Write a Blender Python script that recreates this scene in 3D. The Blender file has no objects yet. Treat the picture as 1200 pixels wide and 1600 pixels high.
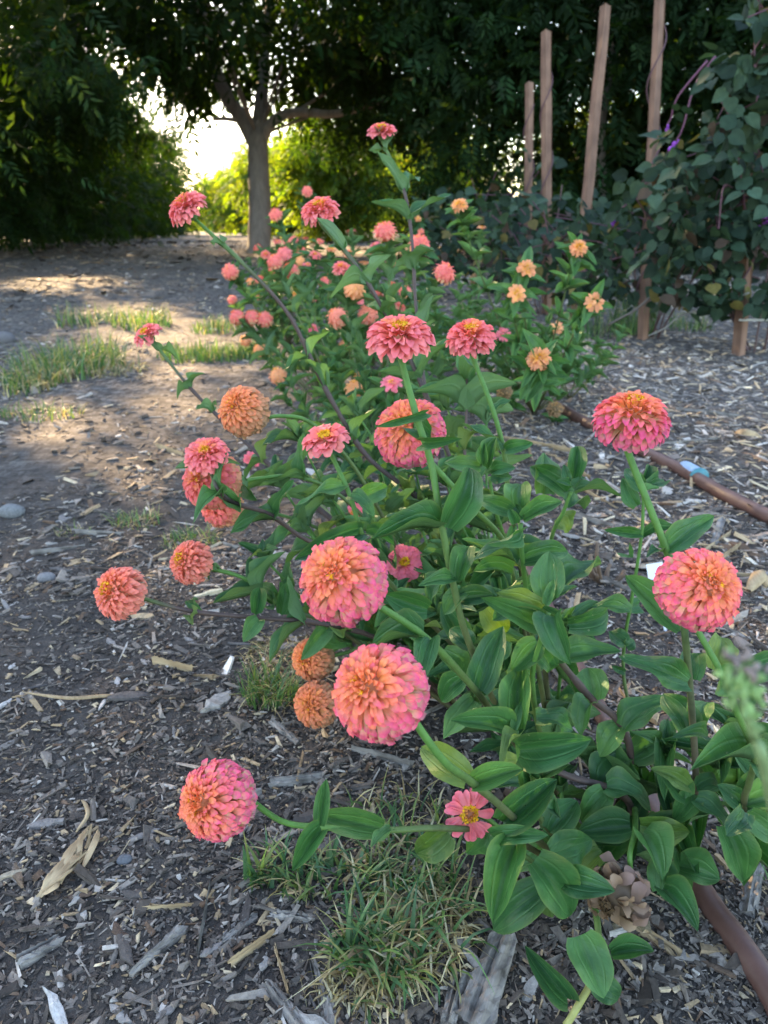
import bpy, math, random
import numpy as np
from mathutils import Vector, Matrix, Quaternion

random.seed(7)
RNG = np.random.default_rng(7)
scn = bpy.context.scene
COL = scn.collection
R = math.radians

# ------------------------------------------------------------------ camera
CAM_H = 0.60
PITCH = R(20.44)
FPX = 1202.0                      # focal length in pixels of the 1200x1600 photograph
cam_d = bpy.data.cameras.new('camera')
cam = bpy.data.objects.new('camera', cam_d); COL.objects.link(cam)
cam.location = (0, 0, CAM_H)
cam.rotation_euler = (R(90) - PITCH, 0, 0)
cam_d.sensor_fit = 'VERTICAL'; cam_d.sensor_height = 34.6; cam_d.lens = 26.0
cam_d.clip_start = 0.02; cam_d.clip_end = 1500
cam_d.dof.use_dof = True; cam_d.dof.focus_distance = 0.62; cam_d.dof.aperture_fstop = 11.8
scn.camera = cam

# ------------------------------------------------------------------ sky, sun, exposure
SUN_AZ, SUN_EL = R(-31), R(24)     # azimuth from +Y towards +X
w = bpy.data.worlds.new('World'); scn.world = w; w.use_nodes = True
nt = w.node_tree; bg = nt.nodes['Background']
sky = nt.nodes.new('ShaderNodeTexSky'); sky.sky_type = 'NISHITA'; sky.sun_disc = False
sky.sun_elevation = SUN_EL; sky.sun_rotation = SUN_AZ; sky.dust_density = 1.0; sky.air_density = 1.0; sky.ozone_density = 1.0
nt.links.new(sky.outputs[0], bg.inputs[0]); bg.inputs[1].default_value = 0.15
sd = bpy.data.lights.new('sun', 'SUN'); sd.energy = 5.0; sd.angle = R(0.5); sd.color = (1.0, 0.74, 0.44)
sun = bpy.data.objects.new('sun', sd); COL.objects.link(sun)
sundir = Vector((math.sin(SUN_AZ)*math.cos(SUN_EL), math.cos(SUN_AZ)*math.cos(SUN_EL), math.sin(SUN_EL)))
sun.rotation_euler = (-sundir).to_track_quat('-Z', 'Y').to_euler(); sun.location = sundir*60
scn.view_settings.view_transform = 'Standard'; scn.view_settings.look = 'None'
scn.view_settings.gamma = 1.0; scn.view_settings.use_curve_mapping = False
scn.view_settings.exposure = 2.8
scn.view_settings.use_white_balance = True; scn.view_settings.white_balance_temperature = 7100; scn.view_settings.white_balance_tint = 10
scn.cycles.max_bounces = 5; scn.cycles.diffuse_bounces = 3; scn.cycles.glossy_bounces = 2; scn.cycles.transmission_bounces = 3
scn.render.resolution_x = 768; scn.render.resolution_y = 1024

# ------------------------------------------------------------------ pixel helpers
C0 = np.array([0, 0, CAM_H])
RT = np.array([1.0, 0, 0]); FW = np.array([0, math.cos(PITCH), -math.sin(PITCH)]); UP = np.array([0, math.sin(PITCH), math.cos(PITCH)])
def P(px, py, d): return C0 + RT*((px-600)/FPX*d) + UP*((800-py)/FPX*d) + FW*d
def G(px, py):
    r = RT*((px-600)/FPX) + UP*((800-py)/FPX) + FW
    return C0 + r*(-CAM_H/r[2])
def CV(a): return nrm(RT*a[0] + UP*a[1] - FW*a[2])        # (right, up, towards camera) -> world
def nrm(v):
    v = np.asarray(v, float); return v/(np.linalg.norm(v)+1e-12)

def vnoise(x, y, s, seed=0):
    """smooth value noise, vectorised"""
    x = np.asarray(x)*s; y = np.asarray(y)*s
    xi = np.floor(x).astype(np.int64); yi = np.floor(y).astype(np.int64); fx = x-xi; fy = y-yi
    def h(a, b):
        n = (a*374761393 + b*668265263 + seed*974634777) & 0x7fffffff
        n = ((n ^ (n >> 13))*1274126177) & 0x7fffffff
        return ((n ^ (n >> 16)) & 0xffff)/65535.0
    ux = fx*fx*(3-2*fx); uy = fy*fy*(3-2*fy)
    return (h(xi, yi)*(1-ux)+h(xi+1, yi)*ux)*(1-uy) + (h(xi, yi+1)*(1-ux)+h(xi+1, yi+1)*ux)*uy - .5
def gz(x, y):
    r = np.hypot(x, y); f = np.clip(1.2-r/14, 0, 1)
    return f*(.030*vnoise(x, y, 2.2, 1) + .014*vnoise(x, y, 7, 2) + .007*vnoise(x, y, 23, 3)) 

# ------------------------------------------------------------------ mesh helpers
def mesh(name, V, F, mat=None, col=None, uv=None, smooth=True):
    V = np.asarray(V, float); me = bpy.data.meshes.new(name)
    if isinstance(F, np.ndarray):
        k = F.shape[1]; flat = F.ravel(); tot = np.full(len(F), k)
    else:
        tot = np.array([len(f) for f in F]); flat = np.concatenate([np.asarray(f) for f in F])
    st = np.concatenate([[0], np.cumsum(tot)[:-1]])
    me.vertices.add(len(V)); me.vertices.foreach_set('co', V.ravel())
    me.loops.add(len(flat)); me.loops.foreach_set('vertex_index', flat.astype(np.int32))
    me.polygons.add(len(tot)); me.polygons.foreach_set('loop_start', st.astype(np.int32)); me.polygons.foreach_set('loop_total', tot.astype(np.int32))
    me.polygons.foreach_set('use_smooth', np.full(len(tot), smooth))
    if uv is not None:
        l = me.uv_layers.new(name='UVMap'); l.data.foreach_set('uv', np.asarray(uv, float)[flat].ravel())
    if col is not None:
        c = np.ones((len(V), 4)); c[:, :3] = col
        a = me.color_attributes.new('Col', 'FLOAT_COLOR', 'POINT'); a.data.foreach_set('color', c.ravel())
    if mat: me.materials.append(mat)
    me.update(calc_edges=True); return me
WM = {}
def link(name, data, parent=None, M=None, **props):
    o = bpy.data.objects.new(name, data); COL.objects.link(o)
    M = M if M is not None else Matrix.Identity(4)
    if parent is not None:
        o.parent = parent; o.matrix_basis = WM[parent.name].inverted() @ M
    else: o.matrix_basis = M
    WM[o.name] = M
    for k, v in props.items(): o[k] = v
    return o
def empty(name, loc, **props): return link(name, None, None, Matrix.Translation(Vector(loc)), **props)
def frame(o, y, n, sx, sy, sz):
    """matrix: local +Y along y, local +Z near n"""
    y = nrm(y); n = np.asarray(n, float); n = n - y*np.dot(n, y)
    if np.linalg.norm(n) < 1e-6: n = np.cross(y, [1, .3, .2])
    n = nrm(n); x = np.cross(y, n)
    M = Matrix.Identity(4)
    for i in range(3):
        M[i][0] = x[i]*sx; M[i][1] = y[i]*sy; M[i][2] = n[i]*sz; M[i][3] = o[i]
    return M
def npm(M): return np.array(M)
def spline(pts, n):
    pts = np.asarray(pts, float)
    if len(pts) == 2: pts = np.array([pts[0], (pts[0]+pts[1])/2, pts[1]])
    p = np.vstack([2*pts[0]-pts[1], pts, 2*pts[-1]-pts[-2]]); m = len(pts)-1
    out = []
    for t in np.linspace(0, m, n):
        i = min(int(t), m-1); f = t-i; a, b, c, d = p[i:i+4]
        out.append(.5*((2*b)+(-a+c)*f+(2*a-5*b+4*c-d)*f*f+(-a+3*b-3*c+d)*f**3))
    return np.array(out)
def tube(pts, rad, n=8, cap=True):
    pts = np.asarray(pts, float); k = len(pts); rad = np.broadcast_to(rad, (k,)).astype(float)
    T = np.gradient(pts, axis=0); T /= np.linalg.norm(T, axis=1)[:, None]+1e-12
    nv = np.cross(T[0], [.3, .2, .9]); nv = nrm(nv); V = []
    for i in range(k):
        nv = nrm(nv - T[i]*np.dot(nv, T[i])); b = np.cross(T[i], nv)
        a = np.linspace(0, 2*np.pi, n, endpoint=False)
        V.append(pts[i] + rad[i]*(np.cos(a)[:, None]*nv + np.sin(a)[:, None]*b))
    V = np.vstack(V); F = []
    for i in range(k-1):
        for j in range(n):
            F.append([i*n+j, i*n+(j+1) % n, (i+1)*n+(j+1) % n, (i+1)*n+j])
    if cap: F.append(list(range(n))[::-1]); F.append(list(range((k-1)*n, k*n)))
    return V, F
class MB:
    def __init__(s): s.V = []; s.F = []; s.C = []; s.U = []; s.n = 0
    def add(s, V, F, col=(1, 1, 1), uv=None):
        V = np.asarray(V, float); s.V.append(V); s.F += [[i+s.n for i in f] for f in F]
        s.C.append(np.broadcast_to(col, (len(V), 3))); s.U.append(np.zeros((len(V), 2)) if uv is None else uv); s.n += len(V)
    def mesh(s, name, mat, smooth=True): return mesh(name, np.vstack(s.V), s.F, mat, np.vstack(s.C), np.vstack(s.U), smooth)

# ------------------------------------------------------------------ materials
class NT:
    def __init__(s, name):
        s.m = bpy.data.materials.new(name); s.m.use_nodes = True; s.t = s.m.node_tree
        s.b = s.t.nodes['Principled BSDF']; s.out = s.t.nodes['Material Output']
    def n(s, typ, **kw):
        nd = s.t.nodes.new('ShaderNode'+typ)
        for k, v in kw.items():
            if hasattr(nd, k) and not k.startswith('i_'): setattr(nd, k, v)
            elif k.startswith('i_'):
                key = k[2:]; key = int(key) if key.isdigit() else key.replace('_', ' ')
                nd.inputs[key].default_value = v
        return nd
    def l(s, a, b): s.t.links.new(a, b)
    def math(s, op, a, b=None, c=None):
        nd = s.n('Math', operation=op)
        for i, v in enumerate((a, b, c)):
            if v is None: continue
            if isinstance(v, (int, float)): nd.inputs[i].default_value = v
            else: s.l(v, nd.inputs[i])
        return nd.outputs[0]
    def mix(s, fac, a, b, bt='MIX'):
        nd = s.n('Mix', data_type='RGBA', blend_type=bt)
        for i, v in ((0, fac), (6, a), (7, b)):
            if isinstance(v, (int, float)): nd.inputs[i].default_value = v
            elif isinstance(v, tuple): nd.inputs[i].default_value = (*v, 1)
            else: s.l(v, nd.inputs[i])
        return nd.outputs[2]
    def noise(s, scale, detail=4, rough=.55, vec=None):
        nd = s.n('TexNoise'); nd.inputs['Scale'].default_value = scale; nd.inputs['Detail'].default_value = detail; nd.inputs['Roughness'].default_value = rough
        if vec is not None: s.l(vec, nd.inputs['Vector'])
        return nd.outputs['Fac']
    def ramp(s, fac, stops):
        nd = s.n('ValToRGB'); e = nd.color_ramp.elements
        while len(e) < len(stops): e.new(.5)
        for el, (p, c) in zip(e, stops):
            el.position = p; el.color = (*c, 1) if len(c) == 3 else c
        s.l(fac, nd.inputs[0]); return nd.outputs[0]
    def bump(s, h, strength=.3, dist=.01):
        nd = s.n('Bump'); nd.inputs['Strength'].default_value = strength; nd.inputs['Distance'].default_value = dist
        s.l(h, nd.inputs['Height']); s.l(nd.outputs[0], s.b.inputs['Normal']); return nd.outputs[0]
    def translucent(s, colour, fac, normal=None):
        tr = s.n('BsdfTranslucent'); s.l(colour, tr.inputs[0])
        mx = s.n('MixShader'); mx.inputs[0].default_value = fac
        s.l(s.b.outputs[0], mx.inputs[1]); s.l(tr.outputs[0], mx.inputs[2]); s.l(mx.outputs[0], s.out.inputs[0])
    def pos(s): return s.n('NewGeometry').outputs['Position']
    def obj(s): return s.n('TexCoord').outputs['Object']

def vmat(name, rough=.7, spec=.3, transl=0, tint=None, nscale=60, namt=.25, bump=0, bdist=.003, objrand=.0, tboost=1.0):
    t = NT(name); a = t.n('Attribute', attribute_name='Col'); c = a.outputs['Color']
    nz = t.noise(nscale, 3, .6, t.pos())
    c = t.mix(1.0, c, t.ramp(nz, [(.25, (1-namt,)*3), (.75, (1+namt,)*3)]), 'MULTIPLY')
    if objrand:
        oi = t.n('ObjectInfo'); hs = t.n('HueSaturation'); t.l(c, hs.inputs['Color'])
        v = t.math('MULTIPLY_ADD', oi.outputs['Random'], objrand*2, 1-objrand); t.l(v, hs.inputs['Value'])
        hv = t.math('MULTIPLY_ADD', oi.outputs['Random'], objrand*.06, .5-objrand*.03); t.l(hv, hs.inputs['Hue'])
        c = hs.outputs[0]
    t.l(c, t.b.inputs['Base Color']); t.b.inputs['Roughness'].default_value = rough; t.b.inputs['Specular IOR Level'].default_value = spec
    if bump: t.bump(t.noise(nscale*2, 4, .6, t.pos()), bump, bdist)
    if transl:
        tc = t.mix(1.0, c, tint or (1, 1, 1), 'MULTIPLY')
        if tboost != 1: tc = t.mix(1.0, tc, (tboost,)*3, 'MULTIPLY')
        t.translucent(tc, transl)
    return t.m

def zinnia_leaf_mat(name, base, base2, under):
    t = NT(name); uv = t.n('TexCoord').outputs['UV']; sp = t.n('SeparateXYZ'); t.l(uv, sp.inputs[0])
    u = t.math('ABSOLUTE', t.math('MULTIPLY_ADD', sp.outputs[0], 2, -1)); v = sp.outputs[1]
    def line(c, wd):
        d = t.math('ABSOLUTE', t.math('SUBTRACT', u, c)); d = t.math('DIVIDE', d, wd)
        return t.math('SUBTRACT', 1, t.math('MINIMUM', d, 1))
    mid = line(0, .07); lat = line(.46, .075); lat2 = line(.74, .06)
    veins = t.math('MAXIMUM', mid, t.math('MAXIMUM', t.math('MULTIPLY', lat, .75), t.math('MULTIPLY', lat2, .12)))
    # slanting cross veins between the main nerves
    cv = t.math('SINE', t.math('MULTIPLY_ADD', v, 46, t.math('MULTIPLY', u, -16)))
    cv = t.math('POWER', t.math('MAXIMUM', cv, 0), 8)
    oi = t.n('ObjectInfo'); nz = t.noise(45, 4, .6, t.pos()); nf = t.noise(400, 2, .5, t.pos())
    c = t.mix(t.ramp(nz, [(.3, (0, 0, 0)), (.7, (1, 1, 1))]), base, base2)
    hs = t.n('HueSaturation'); t.l(c, hs.inputs['Color'])
    t.l(t.math('MULTIPLY_ADD', oi.outputs['Random'], .65, .70), hs.inputs['Value'])
    t.l(t.math('MULTIPLY_ADD', oi.outputs['Random'], -.045, .522), hs.inputs['Hue'])
    c = hs.outputs[0]
    # yellowing towards the margin and small blemishes
    edge = t.math('POWER', u, 10); c = t.mix(t.math('MULTIPLY', edge, .35), c, (.20, .25, .07))
    spots = t.n('TexVoronoi'); spots.inputs['Scale'].default_value = 120; t.l(t.pos(), spots.inputs['Vector'])
    sm = t.math('LESS_THAN', spots.outputs['Distance'], .10)
    pick = t.math('GREATER_THAN', t.noise(14, 2, .5, t.pos()), .62)
    c = t.mix(t.math('MULTIPLY', t.math('MULTIPLY', sm, pick), .6), c, (.22, .24, .13))
    c = t.mix(t.math('MULTIPLY', veins, .28), c, (.15, .27, .10))
    geo = t.n('NewGeometry'); c = t.mix(geo.outputs['Backfacing'], c, under)
    t.l(c, t.b.inputs['Base Color'])
    rr = t.math('MULTIPLY_ADD', nz, .25, .38); t.l(rr, t.b.inputs['Roughness']); t.b.inputs['Specular IOR Level'].default_value = .38
    h = t.math('SUBTRACT', t.math('MULTIPLY', nf, .25), t.math('ADD', veins, t.math('MULTIPLY', cv, .18)))
    h = t.math('ADD', h, t.math('MULTIPLY', nz, .8))
    t.bump(h, .55, .0012)
    t.translucent(t.mix(1.0, c, (1.5, 1.7, .6), 'MULTIPLY'), .22)
    return t.m

M_leaf = zinnia_leaf_mat('zinnia_leaf', (.024, .090, .025), (.050, .152, .042), (.088, .17, .070))
M_petal = vmat('petal', .62, .22, .26, (1.0, .9, .85), 140, .10, objrand=.08)
M_stem = vmat('stem', .55, .3, 0, None, 120, .22, bump=.25, bdist=.001)
M_green = vmat('green_parts', .55, .3, .15, (1.2, 1.3, .6), 90, .15)
M_grass = vmat('grass_blade', .5, .35, .30, (1.3, 1.35, .5), 30, .2)
M_tree = vmat('tree_leaf', .7, .07, .28, (2.8, 2.5, .35), 3, .25, tboost=1.5)
M_bean = vmat('bean_leaf', .6, .15, .25, (1.6, 1.6, .6), 40, .22, objrand=.22)
M_chip = vmat('wood_chip', .85, .2, 0, None, 220, .30, bump=.5, bdist=.002)
M_chipo = vmat('wood_chip_large', .85, .2, 0, None, 220, .30, bump=.6, bdist=.002, objrand=.30)

def wood_mat(name, a, b, scale=1.0, rough=.85, bump=.6, axis=2):
    t = NT(name); mp = t.n('Mapping'); t.l(t.obj(), mp.inputs[0])
    sc = [38*scale]*3; sc[axis] = 2.2*scale; mp.inputs['Scale'].default_value = sc
    g = t.noise(1.0, 6, .65, mp.outputs[0]); blot = t.noise(9*scale, 3, .5, t.obj())
    f = t.math('MULTIPLY_ADD', blot, .5, t.math('MULTIPLY', g, .5))
    t.l(t.ramp(f, [(.38, a), (.60, b)]), t.b.inputs['Base Color']); t.b.inputs['Roughness'].default_value = rough
    t.bump(g, bump, .004); return t.m
M_stake = wood_mat('stake_wood', (.11, .055, .034), (.25, .135, .085), .6, axis=2)
M_grey = wood_mat('weathered_wood', (.050, .042, .036), (.30, .265, .235), 3.6, axis=1, bump=1.0)
M_straw = wood_mat('straw_wood', (.22, .14, .07), (.46, .33, .19), 2.5, axis=1)

def bark_mat():
    t = NT('bark'); mp = t.n('Mapping'); t.l(t.pos(), mp.inputs[0]); mp.inputs['Scale'].default_value = (9, 9, 2.5)
    g = t.noise(1, 6, .65, mp.outputs[0]); v = t.noise(2.5, 2, .5, t.pos())
    t.l(t.mix(v, t.ramp(g, [(.3, (.13, .105, .088)), (.7, (.36, .30, .26))]), (.26, .225, .20)), t.b.inputs['Base Color'])
    t.b.inputs['Roughness'].default_value = .9; t.bump(g, .9, .04); return t.m
M_bark = bark_mat()

def ground_mat():
    t = NT('mulch_soil'); p = t.pos()
    big = t.noise(1.1, 4, .55, p); mid = t.noise(14, 5, .65, p); fine = t.noise(160, 4, .7, p)
    mp = t.n('Mapping'); t.l(p, mp.inputs[0]); mp.inputs['Scale'].default_value = (30, 75, 40); mp.inputs['Rotation'].default_value = (0, 0, .6)
    vo = t.n('TexVoronoi'); vo.inputs['Scale'].default_value = 1; t.l(mp.outputs[0], vo.inputs['Vector'])
    mp2 = t.n('Mapping'); t.l(p, mp2.inputs[0]); mp2.inputs['Scale'].default_value = (80, 28, 40); mp2.inputs['Rotation'].default_value = (0, 0, .3)
    vo2 = t.n('TexVoronoi'); vo2.inputs['Scale'].default_value = 1; t.l(mp2.outputs[0], vo2.inputs['Vector'])
    bw = t.n('RGBToBW'); t.l(vo.outputs['Color'], bw.inputs[0]); bw2 = t.n('RGBToBW'); t.l(vo2.outputs['Color'], bw2.inputs[0])
    chips = t.math('MULTIPLY_ADD', bw.outputs[0], .5, t.math('MULTIPLY', bw2.outputs[0], .5))
    soil = t.ramp(mid, [(.3, (.040, .034, .031)), (.7, (.100, .085, .074))])
    ch = t.ramp(chips, [(.25, (.050, .042, .038)), (.5, (.125, .106, .094)), (.8, (.27, .24, .215))])
    # chip cover grows away from the bare foreground soil
    sx = t.n('SeparateXYZ'); t.l(p, sx.inputs[0])
    far = t.math('MULTIPLY', t.math('SUBTRACT', sx.outputs[1], 1.0), .5)
    f = t.n('Clamp'); t.l(t.math('ADD', far, t.math('MULTIPLY_ADD', big, 1.6, -.9)), f.inputs[0])
    c = t.mix(t.math('MULTIPLY', f.outputs[0], .8), soil, ch)
    c = t.mix(1.0, c, t.ramp(fine, [(.3, (.7, .7, .7)), (.7, (1.25, 1.25, 1.25))]), 'MULTIPLY')
    t.l(c, t.b.inputs['Base Color']); t.b.inputs['Roughness'].default_value = .95; t.b.inputs['Specular IOR Level'].default_value = .15
    h = t.math('ADD', t.math('MULTIPLY', fine, .5), t.math('MULTIPLY', chips, .9)); h = t.math('ADD', h, mid)
    t.bump(h, .8, .012); return t.m
M_ground = ground_mat()

# ------------------------------------------------------------------ ground
def warp(n, lo, hi, k):
    a = np.linspace(-1, 1, n); s = np.sinh(a*k)/np.sinh(k); return np.where(s < 0, -s*lo, s*hi)
gx = warp(361, -320, 320, 7.6); gy = warp(361, -60, 600, 7.6) + 0.8
X, Y = np.meshgrid(gx, gy); Z = gz(X, Y)
nx, ny = len(gx), len(gy); idx = np.arange(nx*ny).reshape(ny, nx)
Fq = np.stack([idx[:-1, :-1], idx[:-1, 1:], idx[1:, 1:], idx[1:, :-1]], -1).reshape(-1, 4)
ground = link('ground', mesh('ground', np.stack([X, Y, Z], -1).reshape(-1, 3), Fq, M_ground), kind='structure')

# ------------------------------------------------------------------ trees
def leaf_template(nl, L, Wd, droop=.35, seed=0):
    """a pinnate leaf: nl leaflets along a drooping rachis, each a folded lance of two triangles"""
    rg = np.random.default_rng(seed); V = []; F = []
    n2 = nl//2
    for i in range(nl):
        if i == nl-1: t = 1.0; side = 0
        else: t = .2+.75*(i//2)/n2; side = 1 if i % 2 else -1
        b = np.array([0, t*L, -droop*L*t*t*.6])
        a = side*R(58)*rg.uniform(.85, 1.1)
        d = np.array([math.sin(a), math.cos(a), -.35*rg.uniform(.5, 1.5)]); d = nrm(d); ll = L*.42*rg.uniform(.85, 1.1)
        s = nrm(np.cross(d, [0, 0, 1])); s = nrm(s + np.array([0, 0, rg.uniform(-.35, .35)])); o = len(V)
        V += [b, b+d*ll*.45+s*Wd/2, b+d*ll, b+d*ll*.45-s*Wd/2]; F.append([o, o+1, o+2, o+3])
    return np.array(V), np.array(F)
def rotmats(yaw, pitch, roll):
    cy, sy, cp, sp, cr, sr = np.cos(yaw), np.sin(yaw), np.cos(pitch), np.sin(pitch), np.cos(roll), np.sin(roll)
    o = np.zeros_like(yaw); i = o+1
    Rz = np.stack([np.stack([cy, -sy, o], -1), np.stack([sy, cy, o], -1), np.stack([o, o, i], -1)], -2)
    Rx = np.stack([np.stack([i, o, o], -1), np.stack([o, cp, -sp], -1), np.stack([o, sp, cp], -1)], -2)
    Ry = np.stack([np.stack([cr, o, sr], -1), np.stack([o, i, o], -1), np.stack([-sr, o, cr], -1)], -2)
    return Rz @ Rx @ Ry
def instance(tV, tF, pos, Rm, sc):
    V = np.einsum('nij,kj->nki', Rm, tV)*sc[:, None, None] + pos[:, None, :]
    F = tF[None] + (np.arange(len(pos))*len(tV))[:, None, None]
    return V.reshape(-1, 3), F.reshape(-1, tF.shape[1])
def crown_points(rg, n, c, rad, zmin, nclump, clump_r, shell=.55):
    """leaf positions gathered in sprays that hang through an ellipsoid crown"""
    d = rg.normal(size=(nclump, 3)); d /= np.linalg.norm(d, axis=1)[:, None]
    r = (shell + (1-shell)*rg.random(nclump))**.8
    cc = c + d*rad*r[:, None]
    cc[:, 2] = np.where(cc[:, 2] < zmin, zmin + rg.random(nclump)*.8, cc[:, 2])
    k = rg.integers(0, nclump, n); off = rg.normal(size=(n, 3))*clump_r*np.array([1, 1, .7])
    p = cc[k] + off; p[:, 2] = np.maximum(p[:, 2], zmin + .15*rg.normal(size=n)); return p, cc, k
SHAFTS = []            # holes cut through the crowns so sun lights chosen spots: (point, radius)
for (px, py, r_) in [(330, 550, .30), (280, 554, .24), (390, 550, .28), (150, 443, .42), (50, 446, .40), (235, 494, .22), (215, 715, .06), (240, 690, .06), (430, 590, .12), (300, 512, .14)]:
    SHAFTS.append((G(px, py), r_))
for (px, py, d, r_) in [(40, 262, 9.5, .45), (60, 240, 10, .3), (35, 60, 8.5, .3)]: SHAFTS.append((P(px, py, d), r_))
SKYGAP = np.array([(158, 58), (205, 60), (262, 92), (285, 130), (290, 160), (300, 160), (316, 135), (340, 140), (352, 188), (370, 208), (380, 240), (378, 300), (330, 342), (318, 335), (316, 270), (294, 236), (252, 200), (212, 158), (172, 128)], float)
THIN = [(np.array([(322, 100), (430, 85), (545, 155), (545, 205), (430, 245), (355, 225)], float), .99), (np.array([(425, 240), (385, 240), (385, 330), (425, 330)], float), .97), (np.array([(445, 182), (470, 176), (520, 180), (518, 205), (480, 206), (450, 200)], float), 1.0), (np.array([(420, 205), (520, 205), (530, 300), (500, 380), (425, 385)], float), .6), (np.array([(790, 30), (860, 15), (865, 140), (1000, 140), (1025, 300), (760, 300), (780, 150)], float), .86),
        (np.array([(1030, 40), (1100, 40), (1110, 200), (1040, 210)], float), .75), (np.array([(1030, 310), (1200, 310), (1200, 430), (1040, 430)], float), .8), (np.array([(300, 190), (345, 190), (395, 330), (420, 345), (420, 385), (320, 385)], float), .8)]
ROW = R(-12.9); RU = np.array([math.sin(ROW), math.cos(ROW), 0]); RV = np.array([math.cos(ROW), -math.sin(ROW), 0])
def outline(poly, y):
    r_ = []
    for (a, b) in poly:
        d = RT*((a-600)/FPX) + UP*((800-b)/FPX) + FW; q = C0 + d*(y/d[1]); r_.append((q[0], q[2], y))
    return np.array(r_)
OPENINGS = [(outline(SKYGAP, 18.3), 1.0, 9, 29)]
for poly, pr in THIN:
    right = poly[:, 0].mean() > 600; OPENINGS.append((outline(poly, 14.0 if right else 18.3), pr, 8 if right else 11, 30 if right else 27))
def inside(pts, poly):
    x, y = pts[:, 0], pts[:, 1]; r_ = np.zeros(len(pts), bool); j = len(poly)-1
    for i in range(len(poly)):
        xi, yi = poly[i]; xj, yj = poly[j]
        r_ ^= ((yi > y) != (yj > y)) & (x < (xj-xi)*(y-yi)/(yj-yi+1e-9)+xi); j = i
    return r_
def open_crown(rg, p):
    """the crown's real openings: the sky gap over the path, thin spots, and the holes the sun comes through"""
    keep = np.ones(len(p), bool); S_ = np.array(sundir)
    for (g, r_) in SHAFTS:
        v = p-g; t = v @ S_; dd = np.linalg.norm(v-t[:, None]*S_, axis=1); keep &= ~((dd < r_+.22) & (t > .05))
    for poly, pr, y0, y1 in OPENINGS:      # openings are prisms in the world that run along the tree rows
        t = (p[:, 1]-poly[0, 2])/RU[1]; q = np.stack([p[:, 0]-t*RU[0], p[:, 2]], -1) + rg.normal(size=(len(p), 2))*.10
        keep &= ~(inside(q, poly[:, :2]) & (p[:, 1] > y0) & (p[:, 1] < y1) & (rg.random(len(p)) < pr))
    return keep
def tree(base, h, rad, zmin, n, L, seed, label, group, trunk=None, limbs=None, cz=None, nclump=160, col=(.011, .026, .009), tr=.2, nl=9, shell=.55, clump=.55, lw=.26, nlimb=30):  # default leaf colour is near black: crown shade put into the colour
    rg = np.random.default_rng(seed); base = np.asarray(base, float)
    root = empty('orchard_tree', base, label=label, category='tree', group=group)
    rad = np.asarray(rad, float); cz = cz if cz is not None else (h+zmin)/2
    c = base + np.array([0, 0, cz])
    mb = MB()
    if trunk is None:
        tp = spline([base+[0, 0, -.15], base+[.08, .05, 1.0], base+[-.05, .1, cz*.7], base+[.1, 0, cz*1.15]], 10)
        V, F = tube(tp, np.linspace(tr*1.15, tr*.45, 10), 9)
    else:
        tp = spline(trunk, 12); V, F = tube(tp, np.interp(np.linspace(0, 1, 12), [0, .08, .5, 1], [tr*1.45, tr*1.08, tr, tr*.9]), 14)
    mb.add(V, F); link('trunk', mb.mesh('trunk', M_bark), root)
    p, cc, k = crown_points(rg, n, c, rad, zmin, nclump, clump*rad.mean()/3.0, shell)
    lb = MB()
    for q in (limbs or []):
        V, F = tube(spline(q[0], 10), np.linspace(q[1], q[2], 10), 9); lb.add(V, F)
    hi = cc[cc[:, 2] > max(zmin+1.2, tp[-1][2]+.4)]
    for e in hi[rg.choice(len(hi), min(nlimb, len(hi)), replace=False)]:
        a = tp[-1]+np.array([0, 0, -.1])
        m = (a+e)/2 + np.array([0, 0, .35*rg.random()])
        V, F = tube(spline([a, m, e], 6), np.linspace(tr*.15, .010, 6), 5, False); lb.add(V, F)
    link('limbs', lb.mesh('limbs', M_bark), root)
    # the shaded inside of the crown carries fewer, larger sprays
    ni = n//3; d = rg.normal(size=(ni, 3)); d /= np.linalg.norm(d, axis=1)[:, None]
    pi_ = c + d*rad*(.25+.55*rg.random(ni))[:, None]; pi_[:, 2] = np.where(pi_[:, 2] < zmin+.2, zmin+.2+rg.random(ni)*1.6, pi_[:, 2])
    p = np.vstack([p, pi_]); scl = np.concatenate([rg.uniform(.7, 1.25, n), rg.uniform(1.6, 2.4, ni)]); n = n+ni; kp = open_crown(rg, p); p = p[kp]; scl = scl[kp]; n = len(p)
    tV, tF = leaf_template(nl, L, L*lw*.5, seed=seed)
    out = p - c; yaw = np.arctan2(-out[:, 0], out[:, 1]) + rg.normal(size=n)*.8
    pitch = -R(28) + rg.normal(size=n)*.55; roll = rg.normal(size=n)*.6
    V, F = instance(tV, tF, p, rotmats(yaw, pitch, roll), scl)
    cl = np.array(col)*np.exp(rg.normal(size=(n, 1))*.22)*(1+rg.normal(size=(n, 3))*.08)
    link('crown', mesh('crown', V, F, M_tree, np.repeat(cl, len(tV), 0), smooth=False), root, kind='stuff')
    return root
def rp(u, v): return RU*u + RV*v
TD = 17.6                                    # depth of the trunk seen in the middle
tb = P(403, 394, TD); tb[2] = 0
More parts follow.
